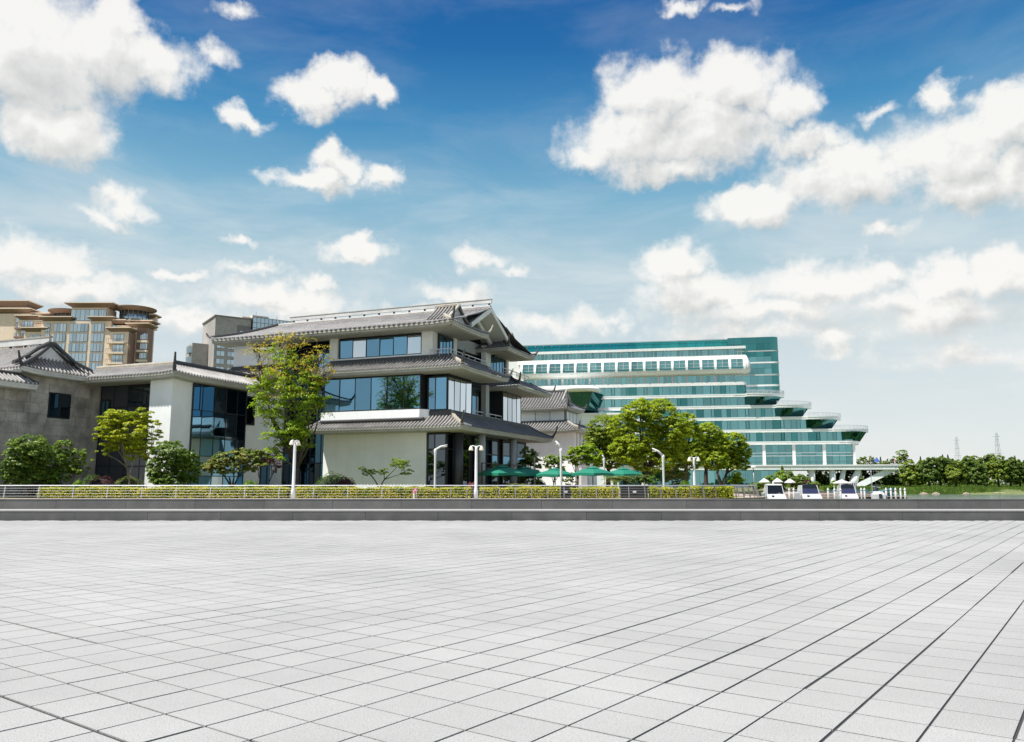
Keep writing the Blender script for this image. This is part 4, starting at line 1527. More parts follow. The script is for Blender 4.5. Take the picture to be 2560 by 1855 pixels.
for xt, xb, r0, r1 in ((32.0, 28.8, .9, 1.3), (27.8, 26.0, .7, .8), (18.6, 18.6, 1.05, .75), (24.5, 24.5, .9, .9), (12.0, 12.0, .9, .9)):
    MB().tube([(xt, -3.4, 5.85), (xb, -3.4, -1.2)], [r0, r1], 14).build('strut', 'hotel_panel' if xt > 20 else 'hotel_white', Hb, smooth=True)
gf = MB().box(-100, 10, -1.0, 12, -1.6, 5.8).build('ground_floor', 'glass_teal_deep', Hb)
for i in range(16):
    piece('pane', 'glass_teal', gf, (-27 + i * 2.3, -1.06, 3.3), (2.2, .1, 4.6), (0, 0, random.uniform(-.008, .008)))
MB().box(-100, 9, -1.5, -1.0, .3, .9).build('plinth', 'hotel_panel', Hb)
# window row, barrel storey with curved ribs, top row
MB().box(-100, .7, .5, 14, 33.5, 45.0).build('upper_core', 'hotel_white', Hb)
n_b = 16
xb = [-70.5 + i * 71.0 / n_b for i in range(n_b + 1)]
for i in range(n_b):
    x0, x1 = xb[i] + .35, xb[i + 1] - .35
    w = MB()
    for f in (0, .33, .66, 1):
        w.box(lerp(x0, x1, f) - .07, lerp(x0, x1, f) + .07, .28, .44, 33.6, 35.9)
    w.box(x0, x1, .30, .43, 35.75, 35.95)
    fr = w.build('row_window', 'pale_mullion', Hb)
    for j in range(3):
        piece('pane', 'glass_teal', fr, (lerp(x0, x1, (j + .5) / 3), .46, 34.7), ((x1 - x0) / 3 - .14, .1, 2.1), (random.uniform(-.006, .006), 0, random.uniform(-.012, .012)))


def barrel(z):                                # how far the barrel storey bulges out at height z
    t = (z - 35.9) / (42.2 - 35.9)
    return -2.3 * math.sin(math.pi * min(1, max(0, t)) ** .62) ** .75 if 0 < t < 1 else 0.0


zs = [35.9, 36.1, 36.5, 37.0, 37.5]
V, F = [], []
for z in zs:
    V += [(-72, barrel(z) + .3, z), (1.0, barrel(z) + .3, z)]
F = [(2 * i, 2 * i + 1, 2 * i + 3, 2 * i + 2) for i in range(len(zs) - 1)]
MB().add(V, F).build('barrel_base', 'hotel_white', Hb, smooth=True)
zs = [40.7, 41.2, 41.7, 42.1]
V = []
for z in zs:
    V += [(-72, barrel(z) + .3, z), (1.0, barrel(z) + .3, z)]
MB().add(V, [(2 * i, 2 * i + 1, 2 * i + 3, 2 * i + 2) for i in range(len(zs) - 1)]).build('barrel_top', 'hotel_white', Hb, smooth=True)
zr = [37.4, 38.2, 39.0, 39.8, 40.8]
for i in range(n_b + 1):
    x = xb[i]
    V = []
    for z in zr:
        b = barrel(z) + .3
        V += [(x - .36, b - .05, z), (x + .36, b - .05, z), (x + .36, .6, z), (x - .36, .6, z)]
    F = []
    for k in range(len(zr) - 1):
        for j in range(4):
            a, b = k * 4 + j, k * 4 + (j + 1) % 4
            F.append((a, b, b + 4, a + 4))
    MB().add(V, F).build('barrel_rib', 'hotel_white', Hb)
    if i < n_b:
        x0, x1 = x + .36, xb[i + 1] - .36
        w = MB()
        for f in (0, .5, 1):
            w.box(lerp(x0, x1, f) - .06, lerp(x0, x1, f) + .06, -.95, -.78, 37.4, 40.7)
        for z in (38.4, 39.5):
            w.box(x0, x1, -.93, -.80, z - .05, z + .05)
        fr = w.build('barrel_window', 'pale_mullion', Hb)
        for j in range(2):
            piece('pane', 'glass_teal', fr, (lerp(x0, x1, (j + .5) / 2), -.74, 39.05), ((x1 - x0) / 2 - .12, .1, 3.3), (random.uniform(-.006, .006), 0, random.uniform(-.012, .012)))
        MB().box(x0, x1, -1.9, -1.75, 37.3, 38.05).build('balcony_parapet', 'glass_teal_deep', Hb)
# rounded end of the barrel
V, F = [], []
zz = [35.9 + (42.2 - 35.9) * k / 12 for k in range(13)]
for z in zz:
    b = barrel(z)
    for j in range(7):
        a = math.pi / 2 * j / 6
        V.append((1.0 + 1.6 * math.cos(a) * min(1, abs(b) / 2.3 + .05) * 1.0 if j else 1.0 + 1.6 * min(1, abs(b) / 2.3 + .05), .3 + b * math.sin(a), z))
for k in range(12):
    for j in range(6):
        a = k * 7 + j
        F.append((a, a + 1, a + 8, a + 7))
MB().add(V, F).build('barrel_end', 'hotel_white', Hb, smooth=True)
MB().box(-72, 1.2, -.5, .9, 44.1, 44.9).build('parapet_band', 'hotel_white', Hb)
MB().box(-72, 1.0, -.2, .5, 40.9, 42.1).build('spandrel', 'hotel_white', Hb)
tr = MB()
for i in range(61):
    x = -71.5 + i * 1.19
    tr.box(x - .07, x + .07, .28, .46, 42.1, 44.1)
fr = tr.build('top_window', 'pale_mullion', Hb)
for i in range(60):
    piece('pane', 'glass_teal', fr, (-70.9 + i * 1.19, .46, 43.1), (1.06, .1, 1.98), (random.uniform(-.006, .006), 0, random.uniform(-.014, .014)))
# tower at the right of the barrel
tw = MB().prism(hplan(11.3, .55, 2.2, xl=-4), 28.0, 47.7).build('tower', 'glass_teal_deep', Hb)
rows_ = [(28.2, 30.3), (30.5, 31.9), (32.6, 35.3), (35.9, 37.6), (37.7, 39.2), (39.8, 41.4), (41.5, 43.0), (43.4, 45.5), (45.6, 47.6)]
for z0, z1 in rows_:
    for j in range(6):
        piece('pane', 'glass_teal_deep' if z0 > 40 else 'glass_teal', tw, (-3.2 + 2.2 * j, .50, (z0 + z1) / 2), (2.13, .1, z1 - z0), (random.uniform(-.006, .006), 0, random.uniform(-.012, .012)))
for z0, z1 in ((31.95, 32.55), (39.25, 39.75), (35.4, 35.55), (35.68, 35.8), (43.05, 43.15), (43.25, 43.35)):
    MB().prism(hplan(11.45, .35, 2.2, xl=-2), z0, z1).build('tower_band', 'hotel_white', Hb)
# glass screen along the roof
sc = MB()
for i in range(26):
    x = -72 + i * 2.76
    sc.bar((x, 2.2, 44.9), (x, 1.6, 47.6), .09)
sc.bar((-72, 1.65, 47.55), (-3, 1.65, 47.55), .10)
fr = sc.build('roof_screen', 'hotel_mullion', Hb)
for i in range(25):
    o = piece('pane', 'glass_screen', fr, (-70.62 + i * 2.76, 1.9, 46.2), (2.66, .08, 2.6), (-.2, 0, random.uniform(-.01, .01)))
# lookout pod with a white lens roof in front of the facade
MB().lathe([(.2, 30.0), (6.5, 30.1), (7.6, 30.7), (6.8, 31.4), (3, 32.0), (.1, 32.1)], 32, (-51.5, -8, 0)).build('pod_roof', 'hotel_white', Hb, smooth=True)
MB().box(-63, -50, -9, 0, 29.9, 31.6).build('pod_roof', 'hotel_white', Hb)
pod = MB()
pod.prism([(-57.5, -9.5), (-48.4, -9.5), (-46, -4), (-46, 0), (-57.5, 0)], 24.5, 30.0, [(-58, -11.5), (-46.6, -11.5), (-44.0, -5), (-44, 0), (-58, 0)])
pd = pod.build('pod_glass', 'glass_pod', Hb)
mb = MB()
for i in range(5):
    f = i / 4
    mb.bar((lerp(-57.5, -48.4, f), -9.6, 24.5), (lerp(-58, -46.6, f), -11.6, 30.0), .14)
mb.bar((-48.4, -9.55, 24.5), (-46.6, -11.55, 30.0), .35)
mb.build('pod_mullion', 'hotel_mullion', pd)
MB().box(-54, -38, -10, 0, 22.9, 23.5).build('podium_roof', 'hotel_white', Hb)
MB().box(-60, -39, -9.4, 0, .2, 22.9).build('podium_wall', 'hotel_panel', Hb)

# ------------------------------------------------------------------ tan apartment block far left
AY = 250.0


def ax(px):
    return at(px, 900, AY).x


def az_(py, px=200):
    return at(px, py, AY).z


Ab = empty('tan_apartment_block', (0, AY, 0), 0, 'tan stone apartment block with brown flared eaves beyond the stone house', 'building')


def dsc(y):
    return y * .34 if y > 0 else y * .6


def eave(B, x0, x1, y0, y1, z, h=1.5, o=2.2):
    """Flared brown eave with a pale top edge."""
    o *= .72
    h *= .8
    y0, y1 = dsc(y0), dsc(y1)
    a = [(x0, y0), (x1, y0), (x1, y1), (x0, y1)]
    b = [(x0 - o, y0 - o), (x1 + o, y0 - o), (x1 + o, y1 + o), (x0 - o, y1 + o)]
    e = MB().prism(a, z, z + h, b).build('eave', 'brown_eave', B)
    MB().prism(b, z + h + .003, z + h + .30).build('eave_cap', 'tan_stone', e)
    return e


def wblock(px0, px1, top, depth0, depth1, m='tan_stone'):
    depth0, depth1 = dsc(depth0), dsc(depth1)
    MB().box(ax(px0), ax(px1), depth0, depth1, .2, top).build('wall', m, Ab)


def awin(px0, px1, z0, z1, y, n=3, m='glass_sky'):
    y = dsc(y) - .06
    x0, x1 = ax(px0), ax(px1)
    fr = MB().box(x0, x1, y - .05, y + .1, z0, z1).build('window', 'grey_block_dark', Ab)
    for i in range(n):
        piece('pane', m, fr, (lerp(x0, x1, (i + .5) / n), y - .08, (z0 + z1) / 2), ((x1 - x0) / n - .12, .08, z1 - z0 - .15), (random.uniform(-.01, .01), 0, random.uniform(-.02, .02)))


wblock(97, 271, az_(803), 0, 22)
eave(Ab, ax(102), ax(166), 0, 6, az_(803), 1.4, 1.7)
eave(Ab, ax(224), ax(271), 0, 10, az_(803), 1.4, 1.8)
for i in range(6):
    zt = az_(809 + 24.6 * i)
    zb = az_(830 + 24.6 * i)
    for p0, p1, n in ((108, 119, 2), (129, 160, 4), (169, 215, 5), (223, 256, 4)):
        if i > 3 and p0 < 120:
            continue
        awin(p0, p1, zb, zt, -.02, n)
# penthouse and two glass rotundas
MB().box(ax(166), ax(256), dsc(2), dsc(20), az_(805), az_(768)).build('penthouse_wall', 'tan_stone', Ab)
awin(167, 236, az_(801), az_(773), 1.95, 6)
awin(237, 255, az_(801), az_(773), 1.95, 3)
eave(Ab, ax(168), ax(262), 2, 16, az_(768), 1.4, 2.6)
for px, r, pt in ((128, 4.0, 776), (302, 4.6, 769)):
    c = (ax(px), dsc(22), 0)
    rt = MB().lathe([(r, az_(806)), (r, az_(pt))], 20, c).build('rotunda', 'glass_sky', Ab, smooth=True)
    MB().lathe([(r + .2, az_(pt)), (r + 1.9, az_(pt) + .9), (r + 1.9, az_(pt) + 1.2), (.1, az_(pt) + 1.6)], 24, c).build('rotunda_roof', 'brown_eave', rt)
    mb = MB()
    for k in range(20):
        a = 2 * math.pi * k / 20
        mb.bar((c[0] + (r + .05) * math.cos(a), c[1] + (r + .05) * math.sin(a), az_(806)), (c[0] + (r + .05) * math.cos(a), c[1] + (r + .05) * math.sin(a), az_(pt)), .12)
    mb.build('rotunda_mullion', 'grey_block_dark', rt)
# recessed slit and right-hand balcony column
awin(270, 282, az_(925), az_(812), 2.0, 1)
wblock(268, 345, az_(812), 2.2, 24)
eave(Ab, ax(268), ax(300), 2.2, 12, az_(808), 1.2, 1.4)
wblock(282, 329, az_(834), -5, 8)
eave(Ab, ax(283), ax(328), -5, 8, az_(834), 1.3, 1.6)
MB().box(ax(329) + .003, ax(329) + .5, dsc(-4.9), dsc(7.9), .3, az_(835)).build('side_wall', 'brown_stone', Ab)
for i in range(4):
    z = az_(860 + 25.5 * i)
    awin(292, 318, z + .1, z + 2.5, -5.02, 3)
    sl = MB().box(ax(280), ax(324), -4.6, -3.1, z - .55, z).build('balcony', 'tan_stone', Ab)
    mb = MB()
    for k in range(9):
        x = lerp(ax(281), ax(323), k / 8)
        mb.bar((x, -4.5, z), (x, -4.5, z + 1.0), .07)
    mb.bar((ax(281), -4.5, z + 1.0), (ax(323), -4.5, z + 1.0), .1)
    mb.build('balcony_rail', 'grey_block_dark', sl)
wblock(335, 362, az_(818), 2, 14, 'brown_stone')
eave(Ab, ax(320), ax(358), 2, 14, az_(818), 1.3, 2.0)
wblock(340, 357, az_(806), 12, 20, 'tan_stone')
eave(Ab, ax(318), ax(354), 12, 20, az_(806), 1.3, 2.2)
for i in range(5):
    z = az_(848 + 24 * i)
    awin(345, 364, z, z + 2.0, 1.95, 5)
    MB().box(ax(341), ax(366), -.5, .6, z - 1.1, z - .4).build('balcony', 'tan_stone', Ab)
mb = MB().box(ax(330), ax(352), dsc(26), dsc(30), az_(812), az_(777))
mb.build('rear_wall', 'tan_stone', Ab)
eave(Ab, ax(326), ax(345), 25, 32, az_(782), 1.2, 1.8)

# second block of the same houses, at the very edge
Ab2 = empty('tan_apartment_block', (0, AY + 6, 0), 0, 'tan stone apartment block with stacked balconies cut by the left picture edge', 'building')
Ab, AbK = Ab2, Ab
wblock(-160, 38, az_(774), 0, 24)
eave(Ab, ax(-150), ax(33), 0, 24, az_(772), 1.3, 1.8)
MB().box(ax(-150), ax(22), dsc(4), dsc(22), az_(772), az_(755)).build('penthouse_wall', 'tan_stone', Ab)
eave(Ab, ax(-150), ax(16), 4, 20, az_(754), 1.9, 2.4)
wblock(20, 80, az_(794), -4, 20)
eave(Ab, ax(22), ax(72), -4, 16, az_(793), 1.3, 1.6)
wblock(36, 92, az_(782), 6, 26, 'brown_stone')
eave(Ab, ax(45), ax(96), 6, 22, az_(781), 1.3, 2.2)
awin(84, 106, az_(797), az_(784), 5.9, 3)
for i in range(5):
    awin(3, 16, az_(797 + 22 * i), az_(778 + 22 * i), -.05, 2)
    z = az_(815 + 22 * i)
    awin(30, 58, z, z + 2.3, -4.05, 4)
    sl = MB().box(ax(18), ax(62), -3.9, -2.5, z - .6, z - .1).build('balcony', 'brown_stone', Ab)
    mb = MB()
    for k in range(9):
        x = lerp(ax(19), ax(61), k / 8)
        mb.bar((x, -3.8, z - .1), (x, -3.8, z + .9), .07)
    mb.bar((ax(19), -3.8, z + .9), (ax(61), -3.8, z + .9), .1)
    mb.build('balcony_rail', 'grey_block_dark', sl)
wblock(52, 104, az_(829), -9, 6)
eave(Ab, ax(56), ax(106), -9, 6, az_(829), 1.4, 1.7)
awin(68, 94, az_(850), az_(837), -9.05, 4)
awin(68, 94, az_(875), az_(862), -9.05, 4)
wblock(70, 97, az_(808), -3, 8)
eave(Ab, ax(70), ax(92), -3, 8, az_(808), 1.0, 1.2)
Ab = AbK

# ------------------------------------------------------------------ grey tower behind the pavilion
GY_ = 300.0
g0 = at(539, 800, GY_)
Gb = empty('grey_tower_block', (g0.x, g0.y, 0), R(34), 'grey apartment tower with balconies and a curved blue glass crown behind the pavilion', 'building')
gz = lambda py: at(527, py, GY_).z
gt = gz(790)
MB().box(0, 13.5, 0, 20, .2, gt).build('wall', 'grey_block', Gb)
MB().box(-.4, 14, -.3, 20.2, gt, gt + .5).build('parapet', 'grey_block_dark', Gb)
gx1 = 8.2
for i in range(9):
    z = gt - 9.2 - i * 3.05
    for xw in (.9, 4.9):
        fr = MB().box(xw, xw + 3.0, -.06, .05, z, z + 2.0).build('window', 'grey_block_dark', Gb)
        for j in range(2):
            piece('pane', 'glass_sky', fr, (xw + .75 + j * 1.5, -.08, z + 1.0), (1.35, .06, 1.8), (0, 0, random.uniform(-.02, .02)))
MB().box(gx1, 13.5, -.05, .02, gt - 30, gt - 2.6).build('balcony_recess', 'grey_block_dark', Gb)
for i in range(9):
    z = gt - 8.0 - i * 3.05
    if i == 0:
        z = gt - 6.8
    sl = MB().box(gx1 - .3, 13.6, -1.3, -.06, z - .45, z).build('balcony', 'white_paint', Gb)
    fr = MB().box(gx1 + 1, 12.6, -.12, -.055, z + .1, z + 2.2).build('window', 'frame_dark', Gb)
    for j in range(3):
        piece('pane', 'glass_sky', fr, (gx1 + 1.6 + j * 1.2, -.15, z + 1.1), (1.1, .05, 1.9))
    mb = MB().bar((gx1 - .2, -1.25, z + .95), (13.5, -1.25, z + .95), .08)
    for k in range(8):
        mb.bar((gx1 - .2 + k * .78, -1.25, z), (gx1 - .2 + k * .78, -1.25, z + .95), .06)
    mb.build('balcony_rail', 'steel_dull', sl)
# curved glass crown
cz0, cz1 = gt - 22, gz(783)
arc = [(13.8, -1.0)] + [(13.8 + 30 * math.sin(a) , 5.0 - 6 * math.cos(a)) for a in [math.pi * .5 * k / 10 for k in range(11)]] + [(44, 22), (13.8, 22)]
MB().prism(arc, cz0, cz1).build('glass_crown', 'glass_sky', Gb)
mb = MB()
for k in range(12):
    z = lerp(cz0, cz1, k / 11)
    for a, b in zip(arc[:-3], arc[1:-2]):
        mb.bar((a[0], a[1] - .05, z), (b[0], b[1] - .05, z), .16)
for a, b in zip(arc[:-3], arc[1:-2]):
    for f in (0, .33, .66):
        mb.bar((lerp(a[0], b[0], f), lerp(a[1], b[1], f) - .05, cz0), (lerp(a[0], b[0], f), lerp(a[1], b[1], f) - .05, cz1), .14)
mb.build('crown_mullion', 'grey_block_dark', Gb)
for x, w, h in ((11.5, 3.5, 2.2), (15.5, 6.5, 3.2), (24, 3, 1.4), (28, 12, 1.6), (41, 6, 1.4)):
    MB().box(x, x + w, 6, 12, cz1 - 1 if x > 12 else gt + .4, cz1 + h - 1).build('roof_house', 'tan_stone', Gb)
for x, h in ((17.5, 4.2), (26, 3.6), (40, 3.4)):
    MB().tube([(x, 8, cz1), (x, 8, cz1 + h)], [.14, .05], 5).build('roof_mast', 'grey_block_dark', Gb)
MB().box(-6.0, -.1, 9, 20, .2, gz(852)).build('rear_wall', 'grey_block', Gb)
for i in range(5):
    z = gz(860) - i * 4.0
    MB().box(-6.9, -6.05, 9.5, 14, z - 2.6, z).build('rear_balcony', 'glass_sky', Gb)

# ------------------------------------------------------------------ foliage
def leaves(C, Nn, size, asp=.55, jit=.7, rng=RNG):
    """Leaf faces at points C facing about Nn: returns V, F, rnd arrays."""
    n = len(C)
    nn = Nn + rng.normal(0, jit, (n, 3))
    nn /= np.linalg.norm(nn, axis=1)[:, None] + 1e-9
    a = rng.normal(0, 1, (n, 3))
    t = np.cross(nn, a)
    t /= np.linalg.norm(t, axis=1)[:, None] + 1e-9
    b = np.cross(nn, t)
    s = size * rng.uniform(.65, 1.35, n)[:, None]
    bend = nn * s * .18
    V = np.empty((n, 4, 3))
    V[:, 0] = C - t * s * .5
    V[:, 1] = C + b * s * asp * .5 + bend
    V[:, 2] = C + t * s * .5
    V[:, 3] = C - b * s * asp * .5 + bend
    F = np.arange(n * 4).reshape(n, 4)
    return V.reshape(-1, 3), F, np.repeat(rng.uniform(0, 1, n), 4)


def crown_points(blobs, n, clump=.30, fill=.25, per=40, rng=RNG, flat=.75):
    """Leaf points gathered in clumps over a set of ellipsoids (cx, cy, cz, rx, ry, rz)."""
    B = np.array(blobs, float)
    area = (B[:, 3] * B[:, 4] + B[:, 3] * B[:, 5] + B[:, 4] * B[:, 5])
    cnt = np.maximum(1, (n * area / area.sum() / per)).astype(int)
    Cs, Ns = [], []
    for b, k in zip(B, cnt):
        d = rng.normal(0, 1, (k, 3))
        d /= np.linalg.norm(d, axis=1)[:, None]
        rad = np.where(rng.uniform(0, 1, k) < fill, rng.uniform(.3, .8, k), rng.uniform(.82, 1.0, k))
        cc = b[:3] + d * b[3:] * rad[:, None]
        rc = clump * b[3:].min() * rng.uniform(.6, 1.35, k)
        e = rng.normal(0, 1, (k, per, 3))
        e /= np.linalg.norm(e, axis=2)[:, :, None]
        e[:, :, 2] = np.where(e[:, :, 2] < -.2, -e[:, :, 2] * .6, e[:, :, 2])
        r2 = rc[:, None] * rng.uniform(.55, 1.05, (k, per))
        off = e * r2[:, :, None]
        off[:, :, 2] *= flat
        Cs.append((cc[:, None, :] + off).reshape(-1, 3))
        Ns.append((e + d[:, None, :] * .45 + np.array([-.12, -.12, .75])).reshape(-1, 3))
    return np.concatenate(Cs), np.concatenate(Ns)


def crown(parent, name, blobs, n, size, m, clump=.30, fill=.25, per=40, asp=.55, jit=.45, flat=.75):
    C, Nn = crown_points(blobs, n, clump, fill, per, flat=flat)
    V, F, r = leaves(C, Nn, size, asp, jit)
    return link(name, arr_mesh(name, V, F, m, r), parent)


def px_blobs(base, lst, Y, depth=.85):
    """Crown lobes measured in the photograph: x, y, half width, half height, at distance Y, relative to base."""
    out = []
    for i, (x, y, rx, ry) in enumerate(lst):
        p = at(x, y, Y)
        k = Y / FPX
        ry_ = (rx + ry) / 2 * k * depth
        dy = ((i * 37) % 11 / 10 - .5) * ry_ * 1.2
        out.append((p.x - base[0], dy, p.z - base[2], rx * k, ry_, ry * k))
    return out


def limb(mb, a, b, r0, r1, bend=.12, n=4):
    a, b = Vector(a), Vector(b)
    L = (b - a).length
    side = Vector((random.uniform(-1, 1), random.uniform(-1, 1), random.uniform(0, .6))) * L * bend
    pts = []
    for i in range(n + 1):
        t = i / n
        pts.append(a.lerp(b, t) + side * math.sin(math.pi * t))
    mb.tube(pts, [lerp(r0, r1, i / n) for i in range(n + 1)], 7)
    return pts


def tree(name, label, cat, px, Y, lobes, n, leaf, m, fork=.45, r=.22, bark='bark', group=None, clump=.30, fill=.25, per=40, stems=1, asp=.55,
         extra=None, base_z=None, limewash=False, twig=0, depth=.85, flat=.75):
    bz = GZ if base_z is None else base_z
    b = at(px, 1215, Y)
    base = (b.x, b.y, bz)
    T = empty(name, base, 0, label, cat, group)
    bl = px_blobs(base, lobes, Y, depth)
    zc = min(q[2] - q[5] * .3 for q in bl)
    mb = MB()
    top = max(q[2] for q in bl)
    if stems == 1:
        fz = max(.4, zc * fork + (top - zc) * .12)
        fk = Vector((0, 0, fz))
        pts = limb(mb, (0, 0, -.1), fk, r * 1.25, r * .9, .05, 4)
        starts = [fk]
    else:
        starts = []
        for k in range(stems):
            a = 2 * math.pi * k / stems + .6
            fz = max(.3, zc * .75)
            e = Vector((math.cos(a) * fz * .35, math.sin(a) * fz * .25, fz))
            limb(mb, (math.cos(a) * r * .6, math.sin(a) * r * .6, -.1), e, r, r * .6, .12, 4)
            starts.append(e)
    for q in bl:
        c = Vector(q[:3])
        s = min(starts, key=lambda v: (v - c).length)
        limb(mb, s, c, r * .55, r * .14, .10, 5)
        for _ in range(3):
            d = Vector((random.gauss(0, 1), random.gauss(0, 1), random.gauss(.3, 1))).normalized()
            limb(mb, s.lerp(c, random.uniform(.5, .95)), c + Vector((d.x * q[3], d.y * q[4], d.z * q[5])) * .85, r * .22, r * .06, .10, 3)
    mb.build('trunk', bark, T, smooth=True)
    if limewash:
        MB().tube([(0, 0, .0), (0, 0, 1.0)], [r * 1.4, r * 1.25], 8).build('limewash', 'limewash', T, smooth=True)
    crown(T, 'crown', bl, n, leaf, m, clump, fill, per, asp, flat=flat)
    if extra:
        for (nm, lob, n2, leaf2, m2, tw) in extra:
            b2 = px_blobs(base, lob, Y, depth)
            mb = MB()
            if tw:
                for q in b2:
                    c = Vector(q[:3])
                    s = min([Vector(v[:3]) for v in bl], key=lambda v: (v - c).length)
                    limb(mb, s, c, r * .34, r * .12, .08, 5)
                    for _ in range(tw):
                        d = Vector((random.gauss(0, 1), random.gauss(0, 1), random.gauss(.5, 1))).normalized()
                        e = c + Vector((d.x * q[3], d.y * q[4], d.z * q[5]))
                        limb(mb, s.lerp(c, random.uniform(.3, 1)), e, r * .15, r * .035, .10, 4)
                mb.build('branches', bark, T, smooth=True)
            crown(T, nm, b2, n2, leaf2, m2, .34, .75, 8, asp)
    return T


def dome(name, label, px, py, rx, ry, Y, m, core='core_green', leaf=.10, n=2600, group=None, cat='shrub'):
    p = at(px, py, Y)
    k = Y / FPX
    base = (p.x, p.y, GZ)
    T = empty(name, base, 0, label, cat, group)
    RX, RZ_ = rx * k, (p.z - GZ) + ry * k
    c = MB()
    prof = [(RX * .96 * math.cos(a), RZ_ * .94 * math.sin(a)) for a in [math.pi / 2 * i / 7 for i in range(8)]]
    prof[-1] = (.02, prof[-1][1])
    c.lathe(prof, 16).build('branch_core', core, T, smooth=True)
    d = RNG.normal(0, 1, (n, 3))
    d /= np.linalg.norm(d, axis=1)[:, None]
    d[:, 2] = np.abs(d[:, 2])
    lump = 1 + .05 * np.sin(d[:, 0] * 9 + px) + .05 * np.cos(d[:, 1] * 8 + d[:, 2] * 7)
    C = d * np.array([RX, RX * .9, RZ_]) * (RNG.uniform(.95, 1.06, n) * lump)[:, None]
    V, F, r = leaves(C, d, leaf, .6, .5)
    link('foliage', arr_mesh('foliage', V, F, m, r), T)
    return T


def hedge(name, label, px0, px1, Y, h, w, m, leaf=.13, dens=760, group=None, wav=.10):
    a, b = at(px0, 1230, Y).x, at(px1, 1230, Y).x
    L = b - a
    T = empty(name, ((a + b) / 2, Y, GZ), 0, label, 'hedge', group)
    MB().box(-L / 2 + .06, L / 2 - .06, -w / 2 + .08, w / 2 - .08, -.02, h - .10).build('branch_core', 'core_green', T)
    n = int(L * dens)
    u = RNG.uniform(-L / 2, L / 2, n)
    s = RNG.uniform(0, h * 2 + w, n)
    y = np.where(s < h, -w / 2, np.where(s < h + w, s - h - w / 2, w / 2))
    z = np.where(s < h, s, np.where(s < h + w, h, h * 2 + w - s))
    nx = np.zeros((n, 3))
    nx[:, 1] = np.where(s < h, -1, np.where(s < h + w, 0, 1))
    nx[:, 2] = np.where((s >= h) & (s < h + w), 1, .25)
    C = np.stack([u, y, z], 1)
    bump = wav * (np.sin(u * 2.1 + px0) * .5 + np.sin(u * 5.3) * .35 + np.sin(u * .9) * .5)
    C[:, 2] *= (h + bump * .6) / h
    C[:, 1] *= 1 + bump * .6
    C += RNG.normal(0, .045, (n, 3))
    C[:, 2] = np.maximum(C[:, 2], .01)
    V, F, r = leaves(C, nx, leaf, .55, .75)
    link('foliage', arr_mesh('foliage', V, F, m, r), T)
    return T


def cycad(name, label, px, py, Y, R_, nf=22, m='leaf_cycad', trunk=.5):
    p = at(px, py, Y)
    T = empty(name, (p.x, p.y, GZ), 0, label, 'plant')
    h = max(.3, p.z - GZ - .1)
    MB().lathe([(.20, -.05), (.24, h * .5), (.18, h), (.02, h + .1)], 10).build('trunk', 'bark', T)
    C, D, S = [], [], []
    quads = []
    rn = []
    for k in range(nf):
        a = 2 * math.pi * k / nf + random.uniform(-.1, .1)
        up = random.uniform(.25, 1.15)
        L = R_ * random.uniform(.8, 1.1)
        pts = []
        for i in range(9):
            t = i / 8
            rr = L * t * math.cos(up * (1 - t * .9))
            zz = h + L * (math.sin(up) * t - .62 * t * t)
            pts.append(Vector((rr * math.cos(a), rr * math.sin(a), zz)))
        side = Vector((-math.sin(a), math.cos(a), 0))
        for i in range(1, 9):
            for sg in (-1, 1):
                for f in (0, .5):
                    q = pts[i - 1].lerp(pts[i], f)
                    d = (pts[i] - pts[i - 1]).normalized()
                    ll = L * .26 * math.sin(math.pi * min(.97, (i + f) / 9.0)) + .03
                    tip = q + side * (sg * ll) + d * ll * .5 + Vector((0, 0, -.12 * ll))
                    w = d * .035
                    quads.append([q - w, q + w, tip + w * .3, tip - w * .3])
                    rn += [random.random()] * 4
    V = np.array([[tuple(v) for v in qd] for qd in quads]).reshape(-1, 3)
    F = np.arange(len(V)).reshape(-1, 4)
    link('fronds', arr_mesh('fronds', V, F, m, np.array(rn)), T)
    return T


# ---- left garden
tree('dark_shrub_tree', 'broad dark green shrub against the stone house wall', 'shrub', 78, 70.5,
     [(85, 1128, 52, 38), (52, 1178, 42, 34), (108, 1160, 46, 44), (70, 1150, 45, 40), (80, 1198, 72, 24), (125, 1195, 40, 26)], 25000, .20, 'leaf_dark', r=.12, stems=4, clump=.26)
tree('garden_tree', 'small green tree with a pale forked trunk beside the broad dark shrub', 'tree', 165, 72,
     [(165, 1112, 20, 20), (190, 1138, 24, 22), (152, 1150, 24, 26), (218, 1152, 16, 10), (198, 1172, 26, 14), (170, 1170, 26, 20)], 4600, .24, 'leaf_mid', r=.09, bark='bark_pale', stems=2)
tree('maple_tree', 'yellow-green maple with a whitewashed trunk foot before the dark glass', 'tree', 333, 74.5,
     [(298, 1048, 46, 22), (345, 1042, 36, 22), (268, 1070, 36, 20), (325, 1082, 62, 26), (383, 1062, 26, 14), (290, 1105, 50, 22), (355, 1112, 44, 22),
      (408, 1106, 16, 7), (258, 1132, 22, 9), (340, 1140, 36, 18), (252, 1092, 24, 12), (392, 1088, 16, 14)], 14000, .24, 'leaf_maple', r=.10, bark='bark_pale', stems=3, clump=.42, fill=.4, limewash=True, flat=.45)
tree('dark_shrub_tree', 'rounded dark green shrub before the white corner pier', 'shrub', 435, 72,
     [(432, 1138, 44, 32), (405, 1178, 34, 34), (462, 1172, 38, 36), (440, 1202, 58, 20), (470, 1150, 26, 26)], 20000, .20, 'leaf_dark', r=.12, stems=4, clump=.26)
